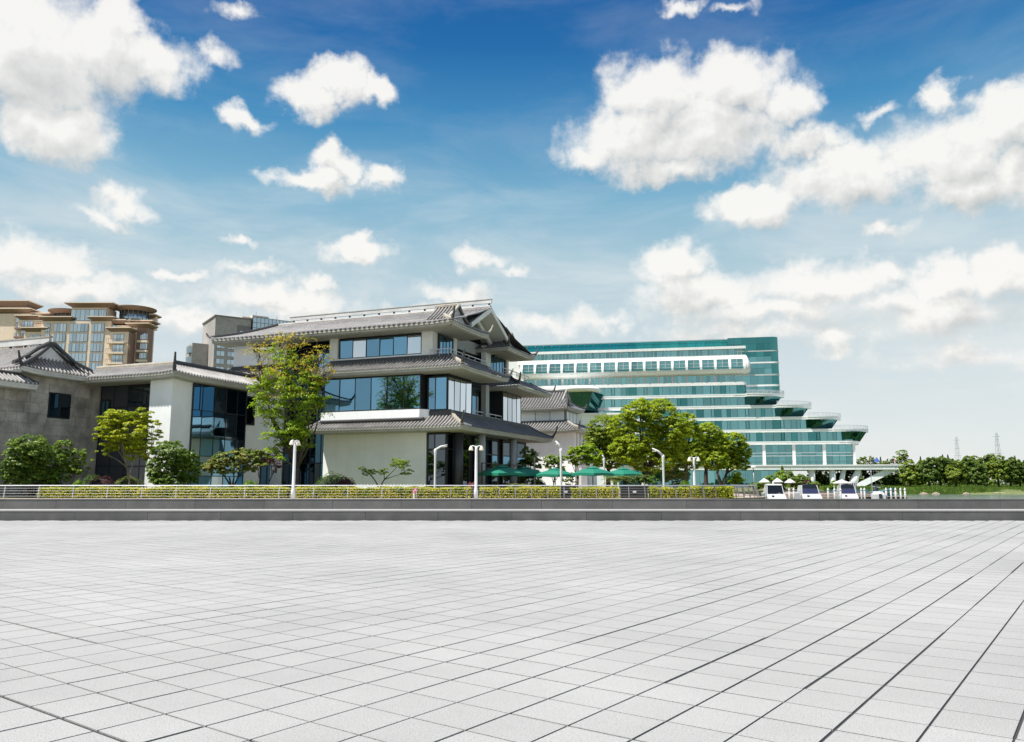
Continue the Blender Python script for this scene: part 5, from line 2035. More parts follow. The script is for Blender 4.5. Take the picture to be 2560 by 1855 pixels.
tree('spreading_tree', 'low spreading tree with dark crooked stems before the glass bay', 'tree', 578, 75.5,
     [(580, 1148, 52, 18), (538, 1166, 34, 13), (622, 1142, 42, 18), (570, 1172, 58, 13), (640, 1165, 30, 15), (605, 1130, 34, 10)], 14000, .22, 'leaf_bronze', r=.11, stems=4, clump=.34, flat=.5)
tree('plum_tree', 'thin maroon leaved sapling with a bent stem before the white wall', 'tree', 662, 79,
     [(640, 1135, 26, 12), (672, 1150, 22, 14), (690, 1168, 12, 16), (655, 1160, 18, 12)], 900, .22, 'leaf_red', r=.07, stems=2, clump=.5, fill=.7, per=10)
tree('tall_spring_tree', 'tall bright green tree with golden bare top between the two buildings', 'tree', 742, 76.5,
     [(720, 948, 60, 30), (662, 975, 40, 26), (778, 962, 46, 26), (722, 995, 80, 30), (678, 1038, 52, 34), (762, 1030, 56, 36), (722, 1075, 60, 32), (690, 1112, 44, 24), (752, 1100, 42, 30), (655, 1010, 26, 22), (802, 1000, 24, 20), (690, 1140, 34, 16)],
     11500, .22, 'leaf_fresh', r=.22, clump=.48, fill=.5, fork=.5,
     extra=[('upper_crown', [(655, 885, 42, 34), (735, 862, 60, 28), (800, 890, 34, 40), (640, 928, 34, 24), (768, 905, 44, 34), (690, 848, 50, 24), (825, 930, 20, 20), (700, 905, 50, 30)], 1700, .21, 'leaf_gold', 10), ('mixed_crown', [(720, 935, 75, 34), (660, 955, 44, 30), (785, 945, 46, 30), (725, 985, 70, 30)], 1500, .21, 'leaf_gold', 0),
            ('top_crown', [(720, 905, 60, 30), (690, 880, 40, 25), (770, 910, 40, 30)], 900, .21, 'leaf_fresh', 0)])
tree('bonsai_tree', 'small two stemmed ornamental tree before the white pavilion wall', 'tree', 948, 80,
     [(1000, 1160, 26, 15), (922, 1180, 22, 9), (960, 1180, 16, 8), (1018, 1182, 18, 9), (905, 1172, 10, 6)], 2600, .17, 'leaf_mid', r=.09, stems=2, clump=.42, fill=.5, per=20)
dome('clipped_shrub', 'small bright green clipped shrub left of the maroon dome', 196, 1212, 20, 8, 70.5, 'leaf_dome')
dome('clipped_shrub', 'mid green clipped dome shrub behind the maroon one', 230, 1204, 30, 14, 76, 'leaf_dome_dark')
dome('clipped_shrub', 'maroon clipped dome shrub at the foot of the dark glass', 256, 1207, 38, 13, 73.5, 'leaf_red', 'core_purple')
dome('clipped_shrub', 'bronze and green clipped dome shrub under the maple', 322, 1208, 42, 14, 77, 'leaf_bronze')
dome('clipped_shrub', 'wide dark green clipped shrub against the white pavilion wall', 832, 1200, 46, 16, 81.5, 'leaf_dome_dark')
dome('clipped_shrub', 'maroon clipped dome shrub beside the wide green one by the pavilion', 864, 1207, 29, 11, 78.5, 'leaf_red', 'core_purple')
dome('clipped_shrub', 'low yellow-green shrub right of the spreading tree', 625, 1213, 28, 9, 73, 'leaf_dome')
dome('clipped_shrub', 'dark rounded shrub behind the green umbrellas, before the white wall', 1345, 1210, 22, 12, 98, 'leaf_dome_dark')
dome('clipped_shrub', 'pale green rounded shrub under the dense trees', 1712, 1212, 16, 8, 95, 'leaf_dome')
HG = 'yellow-green hedges behind the railing'
for lab, a, b in (('long yellow-green hedge behind the railing, from the left end to the lone lamp', 102, 722), ('long yellow-green hedge between the lone lamp and the twin bell lamp', 730, 1178),
                  ('yellow-green hedge right of the twin bell lamp, before the umbrellas', 1200, 1400), ('yellow-green hedge right of the gap with the dark planter', 1428, 1545),
                  ('yellow-green hedge under the dense trees, ending at the curve', 1622, 1832)):
    hedge('clipped_hedge', lab, a, b, 67.6 if b < 1600 else 68.4, .84, .8, 'leaf_hedge', group=HG, wav=.13)
MB_ = hedge('ground_cover', 'low green planting strip behind the long hedge', 110, 690, 69.3, .62, 1.0, 'leaf_dome', leaf=.14, dens=160)
MB_['category'] = 'plants'

# ---- cafe side
tree('dark_tree', 'small dark green tree between the pavilion and the rear white wall', 'tree', 1325, 97,
     [(1322, 1140, 20, 24), (1335, 1160, 18, 26), (1312, 1175, 18, 26), (1330, 1195, 22, 20)], 5200, .28, 'leaf_dark', r=.10, stems=2)
tree('young_tree', 'young leafy tree with a dark trunk before the rear white wall', 'tree', 1384, 92,
     [(1378, 1150, 20, 14), (1398, 1152, 16, 14), (1372, 1165, 14, 9), (1402, 1172, 14, 10), (1388, 1180, 18, 9)], 1900, .26, 'leaf_mid', r=.08, clump=.4, per=16, fill=.5)
tree('light_green_tree', 'light green tree above the umbrellas, left of the dense trees', 'tree', 1445, 99,
     [(1440, 1128, 26, 16), (1470, 1122, 26, 16), (1455, 1148, 34, 18), (1488, 1145, 24, 16), (1425, 1145, 14, 10), (1500, 1165, 16, 10)], 4600, .32, 'leaf_fresh', r=.11, clump=.36, fill=.4)
CG = 'dense round-crowned trees beside the hotel'
CAM = [
    (1522, 105, 'dense dark green round tree at the left end of the tree row', [(1508, 1078, 42, 36), (1500, 1122, 42, 32), (1538, 1110, 38, 40), (1528, 1150, 36, 24), (1488, 1095, 26, 26)], 'leaf_camphor_b', 32000, .22),
    (1620, 98, 'largest dense yellow-green tree of the row before the hotel', [(1598, 1036, 46, 36), (1648, 1040, 46, 40), (1558, 1072, 36, 36), (1688, 1078, 34, 42), (1600, 1100, 56, 46), (1658, 1110, 48, 46), (1562, 1128, 42, 34), (1632, 1150, 64, 34), (1700, 1125, 30, 36)], 'leaf_camphor', 64000, .22),
    (1716, 108, 'narrow dense yellow-green tree right of the largest one', [(1714, 1062, 28, 28), (1722, 1100, 36, 34), (1704, 1138, 34, 34), (1735, 1140, 24, 34)], 'leaf_camphor', 26000, .23),
    (1766, 114, 'dense yellow-green tree fourth along the row before the hotel', [(1768, 1084, 32, 24), (1790, 1112, 32, 32), (1756, 1128, 32, 34), (1785, 1150, 34, 28)], 'leaf_camphor', 26000, .24),
    (1806, 118, 'low spreading yellow-green tree at the right end of the row', [(1826, 1108, 36, 26), (1850, 1132, 26, 30), (1822, 1142, 38, 28), (1846, 1162, 28, 16), (1802, 1125, 22, 28)], 'leaf_camphor', 24000, .24)]
for px, Y, lab, lobes, m, n, lf in CAM:
    tree('round_crowned_tree', lab, 'tree', px, Y, lobes, n, lf, m, r=.30 if n > 20000 else .24, clump=.24, fill=.12, group=CG, stems=2 if px == 1806 else 1, fork=.6)
tree('under_shrub', 'bronze green shrub at the foot of the largest dense tree', 'shrub', 1690, 100,
     [(1680, 1180, 20, 16), (1705, 1175, 18, 18), (1690, 1200, 28, 14)], 3800, .22, 'leaf_bronze', r=.08, stems=3)
tree('young_tree', 'pale green sapling before the hotel, right of the dense trees', 'tree', 1842, 121,
     [(1838, 1188, 12, 9), (1845, 1200, 15, 9), (1832, 1205, 10, 6)], 1300, .26, 'leaf_fresh', r=.06, clump=.45, per=14)
cycad('cycad_palm', 'cycad with arching fronds at the foot of the pavilion columns', 1292, 1216, 76, 1.15)
cycad('cycad_palm', 'tall spiky cycad in front of the fifth umbrella', 1538, 1200, 79, 1.7, 26)
cycad('cycad_palm', 'cycad beside the tall spiky one, to its right', 1562, 1198, 81, 1.5, 26)
tree('under_shrub', 'dark feathery shrub right of the cycads', 'shrub', 1612, 80,
     [(1605, 1198, 22, 12), (1628, 1200, 20, 12), (1585, 1205, 16, 9)], 3200, .20, 'leaf_dark', r=.07, stems=3)
tree('under_shrub', 'small pale shrub between the third and fourth umbrellas', 'shrub', 1425, 95,
     [(1418, 1198, 16, 10), (1432, 1190, 12, 12), (1425, 1207, 20, 8)], 1900, .2, 'leaf_mid', r=.06, stems=3)
MB_ = dome('azalea', 'low magenta flowering shrub at the foot of the twin bell lamp', 1180, 1214, 16, 6, 70, 'leaf_azalea', leaf=.1, n=900)
# pale stone posts and a tall dark planter on the terrace
for px, lab, w in ((1458, 'pale square stone post behind the fourth umbrella', .75), (1612, 'pale grey stone post under the largest dense tree', .55)):
    p = at(px, 1215, 94)
    o = empty('stone_post', (p.x, p.y, GZ), .3, lab, 'post')
    MB().box(-w / 2, w / 2, -w / 2, w / 2, 0, 3.2 if px < 1500 else 2.0).build('shaft', 'ridge_white', o)
    MB().box(-w / 2 - .05, w / 2 + .05, -w / 2 - .05, w / 2 + .05, 3.2 if px < 1500 else 2.0, 3.3 if px < 1500 else 2.1).build('cap', 'ridge_white', o)
for px0, px1, lab in ((1402, 1426, 'black planter box in the gap between the hedges'), (1552, 1618, 'long black planter and bench box before the dense trees'), (1335, 1440, 'long low black planter wall behind the umbrellas')):
    Y = 68.2 if px0 > 1400 else 84
    a, b = at(px0, 1230, Y).x, at(px1, 1230, Y).x
    o = empty('planter_box', ((a + b) / 2, Y, GZ), 0, lab, 'planter')
    w = (b - a) / 2
    MB().box(-w, w, -.3, .3, 0, .95).build('box', 'planter', o)
    MB().box(-w - .03, w + .03, -.33, .33, .953, 1.0).build('rim', 'frame_dark', o)
    for k in range(max(1, int(w))):
        x = lerp(-w, w, (k + .5) / max(1, int(w)))
        MB().box(x - .14, x + .14, -.345, -.303, .45, .62).build('label_plate', 'white_paint', o)

# ------------------------------------------------------------------ railing round the garden
RA = empty('steel_railing', (-62, RAIL_Y, GZ), 0, 'long steel railing with thin cables along the garden, curving away at its right end', 'railing')
S_END = 72 + RAIL_R * 1.9
org = Vector((-62, RAIL_Y, GZ))


def rp(s, dz, out=0.0):
    p, d = rail_pt(s)
    n = Vector((d.y, -d.x, 0))
    return p + n * out + Vector((0, 0, GZ + dz)) - org


ss_ = [0, 20, 40, 60, 68, 72] + [72 + i * .85 for i in range(1, 31)]
MB().tube([rp(s, 1.05, -.04) for s in ss_], .043, 8).build('top_rail', 'steel', RA, smooth=True)
for z in (.20, .42, .63, .84):
    MB().tube([rp(s, z, .10 if z < .5 else .05) for s in ss_], .0055, 5).build('cable', 'steel', RA)
s = 1.0
while s < S_END:
    right = s > 56
    w = .05 if not right else .065
    d = rail_pt(s)[1]
    t = Vector((d.x, d.y, 0)) * w / 2
    prof = [(0.0, .18), (.32, .15), (.68, .06), (1.02, -.07)]
    V = []
    for z, o_ in prof:
        q0, q1 = rp(s, z, o_ if right else o_ * .5), rp(s, z, (o_ if right else o_ * .5) - .09)
        V += [q0 - t, q0 + t, q1 + t, q1 - t]
    F = []
    for k in range(3):
        for j in range(4):
            a, b = k * 4 + j, k * 4 + (j + 1) % 4
            F.append((a, b, b + 4, a + 4))
    F += [(3, 2, 1, 0), (12, 13, 14, 15)]
    MB().add(V, F).build('post', 'steel' if not right else 'steel_dull', RA)
    s += 2.8 if not right else 1.32

# ------------------------------------------------------------------ lamps
def bell_lamp(label, px, Y, H, rz, arms=2, k_=1.0):
    p = at(px, 1230, Y)
    T = empty('bell_lamp', (p.x, p.y, GZ), rz, label, 'street lamp')
    MB().lathe([(.165, 0), (.165, .7), (.125, .8), (.105, H - .3), (.09, H)], 14).build('mast', 'white_paint', T, smooth=True)
    for k in range(arms):
        s = 1 if k == 0 else -1
        path = [(0, 0, H - .16), (s * .14, 0, H - .02), (s * .28, 0, H + .03), (s * .40, 0, H - .02)]
        a = MB().tube(path, [.06, .05, .04, .04], 8).build('arm', 'white_paint', T, smooth=True)
        b = MB().lathe([(.03, H + .03), (.08, H - .02), (.14, H - .13), (.185, H - .28), (.19, H - .35), (.16, H - .35), (.02, H - .30)], 14, (s * .42, 0, 0)).build('bell_shade', 'lamp_glass', T, smooth=True)
    return T


bell_lamp('twin white bell lamp standing before the railing right of the pavilion wall', 1190, 64.5, 4.2, 0)
bell_lamp('white bell lamp seen from the side, in front of the tall green tree', 733, 62, 4.5, R(70))
bell_lamp('twin white bell lamp before the dense trees near the hotel', 1737, 71, 3.5, R(15))


def arm_lamp(label, px, Y, H, side, rise=.35, reach=1.1, m='white_paint'):
    p = at(px, 1230, Y)
    T = empty('arm_lamp', (p.x, p.y, GZ), 0, label, 'street lamp')
    MB().lathe([(.13, 0), (.12, .6), (.10, 1.2), (.095, H - .8), (.13, H - .32), (.14, H - .12), (.08, H)], 12).build('mast', m, T, smooth=True)
    MB().tube([(0, 0, H - .12), (side * .45 * reach, 0, H + rise * .55), (side * reach, 0, H + rise)], [.12, .09, .055], 8).build('arm', m, T, smooth=True)
    MB().box(side * reach * .62, side * reach * .98, -.08, .08, H + rise * .48, H + rise * .62).build('lamp_head', 'lamp_glass', T)
    return T


arm_lamp('white lamp with a raised arm before the corner glass of the pavilion', 1087, 74, 4.4, 1)
arm_lamp('white lamp with a short bent arm before the rear white wall', 1403, 70, 4.3, -1, .6, .45)
arm_lamp('white lamp with an arm to the left before the largest dense tree', 1660, 71, 3.75, -1, .55, .95)
arm_lamp('thin grey lamp with a dark arm beside the pavilion roof edge', 1336, 92, 4.3, 1, .45, .6, 'steel_dull')
arm_lamp('slim white lamp behind the fourth umbrella', 1511, 93, 4.2, -1, .3, .2)


def globe_lamp(label, px, Y, H):
    p = at(px, 1230, Y)
    T = empty('globe_lamp', (p.x, p.y, GZ), 0, label, 'street lamp')
    MB().lathe([(.12, 0), (.09, .5), (.07, H)], 8).build('mast', 'steel_dull', T, smooth=True)
    MB().lathe([(.05, H), (.5, H + .12), (.55, H + .3), (.35, H + .48), (.02, H + .55)], 14).build('lamp_shade', 'white_paint', T, smooth=True)


globe_lamp('pale mushroom lamp before the hotel ground floor', 1886, 150, 4.0)

# ------------------------------------------------------------------ green cafe umbrellas
def umbrella(label, px, py, Y, half, rz, arm=True, tiltx=0.0):
    p = at(px, py, Y)
    T = empty('cafe_umbrella', (p.x, p.y, GZ), rz, label, 'umbrella', 'green cafe umbrellas on the terrace')
    ze = p.z - GZ
    h = half * .42
    n = 8
    ring = []
    for i in range(4):                        # square canopy, edges sagging between the corners
        a0, a1 = [(-1, -1), (1, -1), (1, 1), (-1, 1)][i], [(-1, -1), (1, -1), (1, 1), (-1, 1)][(i + 1) % 4]
        for k in range(4):
            f = k / 4
            ring.append((lerp(a0[0], a1[0], f) * half, lerp(a0[1], a1[1], f) * half, .10 * half * .4 * math.sin(math.pi * f)))
    V = []
    for f, zf in ((1.0, 0.0), (.62, .52), (.22, .86)):
        V += [(x * f, y * f, ze + zz * f + h * zf) for x, y, zz in ring]
    m = len(ring)
    F = []
    for k in range(2):
        for j in range(m):
            j2 = (j + 1) % m
            F.append((k * m + j, k * m + j2, (k + 1) * m + j2, (k + 1) * m + j))
    MB().add(V, F).build('canopy', 'umbrella_green', T)
    V = [(x, y, ze + zz) for x, y, zz in ring] + [(x * 1.01, y * 1.01, ze + zz - .26) for x, y, zz in ring]
    MB().add(V, [(j, m + j, m + (j + 1) % m, (j + 1) % m) for j in range(m)]).build('valance', 'umbrella_green', T)
    t = .38
    V = [(x * t, y * t, ze + h * .84) for x, y, zz in ring] + [(0, 0, ze + h * 1.18)]
    MB().add(V, [(j, (j + 1) % m, m) for j in range(m)]).build('vent_cap', 'umbrella_green', T)
    mb = MB()
    for a, b in ((-1, -1), (1, -1), (1, 1), (-1, 1)):
        mb.bar((0, 0, ze + h * .95), (a * half * .97, b * half * .97, ze + .0), .05)
    mb.build('ribs', 'umbrella_pole', T)
    MB().tube([(0, 0, ze + h * .7), (0, 0, ze + h * 1.25)], .05, 8).build('hub', 'umbrella_pole', T)
    if arm:
        px_ = -half * 1.02
        MB().lathe([(.5, 0), (.5, .12), (.1, .16), (.08, ze + h * 1.45)], 10, (px_, half * .5, 0)).build('mast', 'umbrella_pole', T)
        mb = MB().bar((px_, half * .5, ze + h * 1.42), (0, 0, ze + h * 1.22), .09)
        mb.bar((px_, half * .5, ze - .15), (px_ * .45, half * .22, ze + h * 1.28), .06)
        mb.build('arm', 'umbrella_pole', T)
    else:
        MB().lathe([(.45, 0), (.45, .12), (.06, .16), (.05, ze + h)], 10).build('mast', 'umbrella_pole', T)
    return T


umbrella('green square umbrella nearest the pavilion columns, first of five', 1254, 1184, 84.5, 1.85, R(38))
umbrella('green square umbrella half hidden behind the first, second of five', 1310, 1186, 90, 1.85, R(30))
umbrella('green square umbrella before the rear white wall, third of five', 1388, 1187, 88, 1.55, R(50), False)
umbrella('green square umbrella left of the spiky cycad, fourth of five', 1482, 1184, 87, 1.60, R(42), False)
umbrella('green square umbrella above the spiky cycad, fifth of five', 1558, 1186, 90, 1.55, R(38), False)

# ------------------------------------------------------------------ people
def person(name, label, p, rz, joints, edges, zones, hair=True, group=None):
    """A continuous skinned body; joints: name -> (x, y, z, radius); zones: (z limit, material) from the ground up."""
    ids = {k: i for i, k in enumerate(joints)}
    me = bpy.data.meshes.new(name)
    me.from_pydata([v[:3] for v in joints.values()], [(ids[a], ids[b]) for a, b in edges], [])
    tmp = bpy.data.objects.new('tmp_body', me)
    COL.objects.link(tmp)
    md = tmp.modifiers.new('skin', 'SKIN')
    for i, v in enumerate(joints.values()):
        me.skin_vertices[0].data[i].radius = (v[3], v[3])
    me.skin_vertices[0].data[0].use_root = True
    sb = tmp.modifiers.new('sub', 'SUBSURF')
    sb.levels = sb.render_levels = 2
    dg = bpy.context.evaluated_depsgraph_get()
    ev = bpy.data.meshes.new_from_object(tmp.evaluated_get(dg))
    bpy.data.objects.remove(tmp)
    ev.name = name
    ev.materials.clear()
    for _, m in zones:
        ev.materials.append(M[m])
    for f in ev.polygons:
        f.use_smooth = True
        c = f.center
        for i, (test, m) in enumerate(zones):
            if test(c):
                f.material_index = i
                break
    o = link(name, ev)
    o.location = p
    o.rotation_euler = (0, 0, rz)
    tag(o, label, 'person', group)
    if hair:
        hx, hy, hz, hr = joints['head']
        MB().lathe([(hr * 1.05, hz - hr * .2), (hr * 1.18, hz + hr * .3), (hr * .95, hz + hr * .95), (.01, hz + hr * 1.28)], 12, (hx, hy + hr * .15, 0)).build('hair', 'hair', o, smooth=True)
    return o


def standing(h, arms=0.0, lean=0.0):
    J = {'pelvis': (0, 0, .53 * h, .085 * h), 'waist': (0, 0, .61 * h, .075 * h), 'chest': (0, lean * .5, .74 * h, .09 * h), 'neck': (0, lean, .84 * h, .035 * h), 'head': (0, lean, .925 * h, .058 * h)}
    E = [('pelvis', 'waist'), ('waist', 'chest'), ('chest', 'neck'), ('neck', 'head')]
    for s, n in ((-1, 'l'), (1, 'r')):
        J['hip' + n] = (s * .055 * h, 0, .50 * h, .062 * h)
        J['knee' + n] = (s * .06 * h, -.01, .28 * h, .042 * h)
        J['ankle' + n] = (s * .062 * h, .01, .05 * h, .028 * h)
        J['toe' + n] = (s * .07 * h, -.08 * h, .02 * h, .022 * h)
        J['shoulder' + n] = (s * .105 * h, lean, .80 * h, .042 * h)
        J['elbow' + n] = (s * (.14 + arms * .06) * h, lean - .04 * h, (.63 + arms * .08) * h, .03 * h)
        J['hand' + n] = (s * (.15 + arms * .16) * h, lean - .12 * h, (.50 + arms * .15) * h, .024 * h)
        E += [('pelvis', 'hip' + n), ('hip' + n, 'knee' + n), ('knee' + n, 'ankle' + n), ('ankle' + n, 'toe' + n), ('chest', 'shoulder' + n), ('shoulder' + n, 'elbow' + n), ('elbow' + n, 'hand' + n)]
    return J, E


h = .98
J, E = standing(h, .9, -.16)
p = at(1035, 1238, 65)
person('person', 'small child in a pink coat and white trousers bending at the railing', (p.x, p.y, GZ), R(75), J, E,
       [(lambda c: c.z < .42, 'white_cloth'), (lambda c: c.z > .84 * .98, 'pink_cloth'), (lambda c: True, 'pink_cloth')], hair=False)


def hotel_pt(x, y, z):
    q = at(1866, 1163, 250)
    return Vector((q.x + math.cos(HT) * x + math.sin(HT) * y, q.y - math.sin(HT) * x + math.cos(HT) * y, z))


for x, lab, zones in ((40.6, 'person in a white shirt and dark trousers on the hotel terrace', [(lambda c: c.z < .9, 'navy_cloth'), (lambda c: c.z < 1.42, 'white_cloth'), (lambda c: True, 'skin')]),
                      (42.2, 'person in pink on the hotel terrace near its end', [(lambda c: c.z < .75, 'white_cloth'), (lambda c: c.z < 1.32, 'pink_cloth'), (lambda c: True, 'skin')]),
                      (36.2, 'person in dark clothes standing on the hotel terrace', [(lambda c: c.z < .9, 'navy_cloth'), (lambda c: c.z < 1.42, 'rubber_dark'), (lambda c: True, 'skin')])):
    J, E = standing(1.7 if 'pink' not in lab else 1.6, .2)
    person('person', lab, hotel_pt(x, -3.6, 7.352), R(20), J, E, zones)
q = hotel_pt(37.2, -3.4, 7.352)
o = empty('blue_parasol', q, 0, 'small blue folded parasol on the hotel terrace', 'parasol')
MB().lathe([(.35, 0), (.35, .08), (.04, .1), (.04, 2.2)], 8).build('pole', 'steel', o)
MB().lathe([(.9, .75), (.75, 1.1), (.3, 1.8), (.03, 2.2)], 10).build('canopy', 'blue_cloth', o)

# ------------------------------------------------------------------ marina
def hull(T, w, L, h0, sheer=.25, m='boat_white', deckm=None):
    """Hull pointing +y with a square stern at y = 0."""
    secs = []
    for i in range(7):
        t = i / 6
        ww = w / 2 * (1 - max(0, t - .45) ** 2 * 3.0)
        secs.append((L * t, max(.05, ww), sheer * t * t))
    V, F = [], []
    for y, ww, sh in secs:
        V += [(-ww, y, h0 + sh), (-ww * .92, y, .12), (-ww * .25, y, -.35), (ww * .25, y, -.35), (ww * .92, y, .12), (ww, y, h0 + sh)]
    for k in range(6):
        for j in range(5):
            a = k * 6 + j
            F.append((a, a + 1, a + 7, a + 6))
        F.append((k * 6 + 5, k * 6, k * 6 + 6, k * 6 + 11))
    F.append((0, 5, 4, 3, 2, 1))
    F.append(tuple(36 + j for j in range(6)))
    return MB().add(V, F).build('hull', m, T)


def cruiser(label, px, Y, w, L, cover, rz=0.0, hard=False):
    p = at(px, 1240, Y)
    T = empty('motor_boat', (p.x, p.y, WZ), rz, label, 'boat', 'boats moored at the dock')
    T.scale = (.93, .93, .93)
    hull(T, w, L, 1.05)
    # swept transom with a bathing step
    MB().add([(-w / 2, 0, 1.05), (w / 2, 0, 1.05), (w / 2 * 1.04, -.9, .25), (-w / 2 * 1.04, -.9, .25), (-w / 2, 0, .1), (w / 2, 0, .1)],
             [(0, 3, 2, 1), (0, 4, 3), (1, 2, 5), (3, 4, 5, 2)]).build('transom', 'boat_white', T)
    MB().box(-w / 2 * .95, w / 2 * .95, -1.25, -.88, .16, .26).build('swim_step', 'boat_white', T)
    # cabin side wings leaning in, windscreen, top
    for s in (-1, 1):
        MB().add([(s * w * .48, .2, 1.05), (s * w * .48, 3.6, 1.15), (s * w * .40, 3.2, 2.55), (s * w * .42, .8, 2.6), (s * w * .44, .2, 1.05), (s * w * .44, 3.6, 1.15), (s * w * .37, 3.2, 2.55), (s * w * .39, .8, 2.6)],
                 [(0, 1, 2, 3), (7, 6, 5, 4), (0, 4, 5, 1), (2, 6, 7, 3), (3, 7, 4, 0), (1, 5, 6, 2)]).build('side_wing', 'boat_white', T)
    if hard:
        MB().prism([(-w * .44, .7), (w * .44, .7), (w * .38, 3.8), (-w * .38, 3.8)], 2.58, 2.82, [(-w * .38, .95), (w * .38, .95), (w * .32, 3.4), (-w * .32, 3.4)]).build('hard_top', 'boat_white', T)
        MB().add([(-w * .42, .45, 1.25), (w * .42, .45, 1.25), (w * .39, .8, 2.5), (-w * .39, .8, 2.5)], [(0, 1, 2, 3)]).build('cockpit_screen', 'boat_glass', T)
        MB().tube([(0, 1.8, 2.82), (0, 1.9, 3.3)], [.2, .1], 8).build('radar_mast', 'boat_white', T)
    else:
        V, F = [], []
        for i in range(7):
            a = math.pi * i / 6
            for y in (.65, 1.8, 3.4):
                V.append((w * .42 * math.cos(a), y + (.15 if y < 1 else 0), 2.05 + .78 * math.sin(a) * (1 if y < 3 else .8)))
        for i in range(6):
            for k in range(2):
                a = i * 3 + k
                F.append((a, a + 1, a + 4, a + 3))
        MB().add(V, F).build('bimini_top', cover, T, smooth=True)
        MB().add([(-w * .43, .35, 1.1), (w * .43, .35, 1.1), (w * .42, .62, 1.95), (-w * .42, .62, 1.95)], [(0, 1, 2, 3)]).build('cockpit_cover', cover, T)
        MB().add([(-w * .42, .64, 1.96), (w * .42, .64, 1.96), (w * .34, .78, 2.65), (-w * .34, .78, 2.65)], [(0, 1, 2, 3)]).build('cover_window', 'boat_glass', T)
        MB().tube([(w * .40, 1.2, 2.6), (w * .22, .2, 4.1)], [.04, .02], 5).build('aerial', 'boat_white', T)
    MB().prism([(-w * .40, 3.4), (w * .40, 3.4), (w * .12, L * .86), (-w * .12, L * .86)], 1.12, 1.55, [(-w * .33, 3.6), (w * .33, 3.6), (w * .08, L * .78), (-w * .08, L * .78)]).build('fore_cabin', 'boat_white', T)
    # outdrive hatch and fittings on the transom
    MB().box(-w * .26, -w * .14, -.62, -.50, .55, .82).build('engine_hatch', 'rubber_dark', T)
    for s in (-1, 1):
        MB().lathe([(.10, 0), (.12, .2), (.10, .45), (.02, .5)], 8, (s * w * .52, .6, .45)).build('fender', 'boat_white', T)
    MB().tube([(-w * .5, .3, 1.5), (-w * .47, 3, 1.65), (-w * .3, L * .75, 1.85)], .025, 5).build('hand_rail', 'steel', T)
    MB().tube([(w * .5, .3, 1.5), (w * .47, 3, 1.65), (w * .3, L * .75, 1.85)], .025, 5).build('hand_rail', 'steel', T)
    return T


cruiser('white motor boat with a hard top moored nearest the curved railing', 1940, 132, 3.1, 9.5, None, R(-6), True)
cruiser('white motor boat with a navy blue canvas cover and an aerial', 2028, 134, 3.25, 9.5, 'boat_navy', R(-4))
cruiser('smaller white motor boat with a sagging navy cover beside the tent', 2122, 136, 2.9, 8.0, 'boat_navy', R(-10))
# small sailing boat with an outboard
p = at(2196, 1240, 138)
T = empty('sailing_boat', (p.x, p.y, WZ), R(-24), 'small white sailing boat with a bare mast and black outboard', 'boat', 'boats moored at the dock')
hull(T, 2.4, 6.0, .85)
MB().prism([(-.95, .5), (.95, .5), (.5, 4.4), (-.5, 4.4)], .85, 1.35, [(-.7, .9), (.7, .9), (.3, 3.8), (-.3, 3.8)]).build('cabin', 'boat_white', T)
MB().tube([(-.9, 2.6, .9), (-.9, 2.6, 7.4)], [.06, .035], 7).build('mast', 'steel', T)
MB().tube([(-.9, 2.6, 2.2), (.4, .2, 2.0)], .05, 6).build('boom', 'steel', T)
MB().tube([(-.3, 1.6, 1.3), (-.2, 1.5, 2.0), (-.25, 1.45, 2.6)], [.35, .2, .12], 8).build('sail_cover', 'boat_navy', T)
MB().box(.1, .55, -.5, -.05, .1, .95).build('outboard', 'rubber_dark', T)
mb = MB()
for a, b in (((-.9, 2.6, 7.3), (0, 5.6, 1.1)), ((-.9, 2.6, 7.3), (1.1, 2.4, .9)), ((-.9, 2.6, 7.3), (-1.15, 2.0, .9))):
    mb.tube([a, b], .012, 4)
mb.build('stay', 'steel', T)
# long teal boat lying behind the cruisers
p = at(2092, 1236, 158)
T = empty('canal_boat', (p.x - 6, p.y, WZ), 0, 'long teal hulled boat lying behind the white motor boats', 'boat')
V, F = [], []
for i in range(9):
    t = i / 8
    x = 17 * t
    sh = .9 * (abs(t - .5) * 2) ** 3
    ww = 1.4 * (1 - (abs(t - .5) * 2) ** 4 * .85)
    V += [(x, -ww, .95 + sh), (x, -ww * .75, -.2), (x, ww * .75, -.2), (x, ww, .95 + sh)]
for k in range(8):
    for j in range(3):
        a = k * 4 + j
        F.append((a, a + 4, a + 5, a + 1))
    F.append((k * 4 + 3, k * 4 + 7, k * 4 + 4, k * 4))
F += [(0, 1, 2, 3), (35, 34, 33, 32)]
MB().add(V, F).build('hull', 'boat_teal', T)
MB().box(.8, 16.2, -1.42, 1.42, .96, 1.05).build('gunwale', 'dock_wood', T)
MB().box(5, 12, -.8, .8, 1.052, 1.5).build('cabin', 'boat_teal', T)
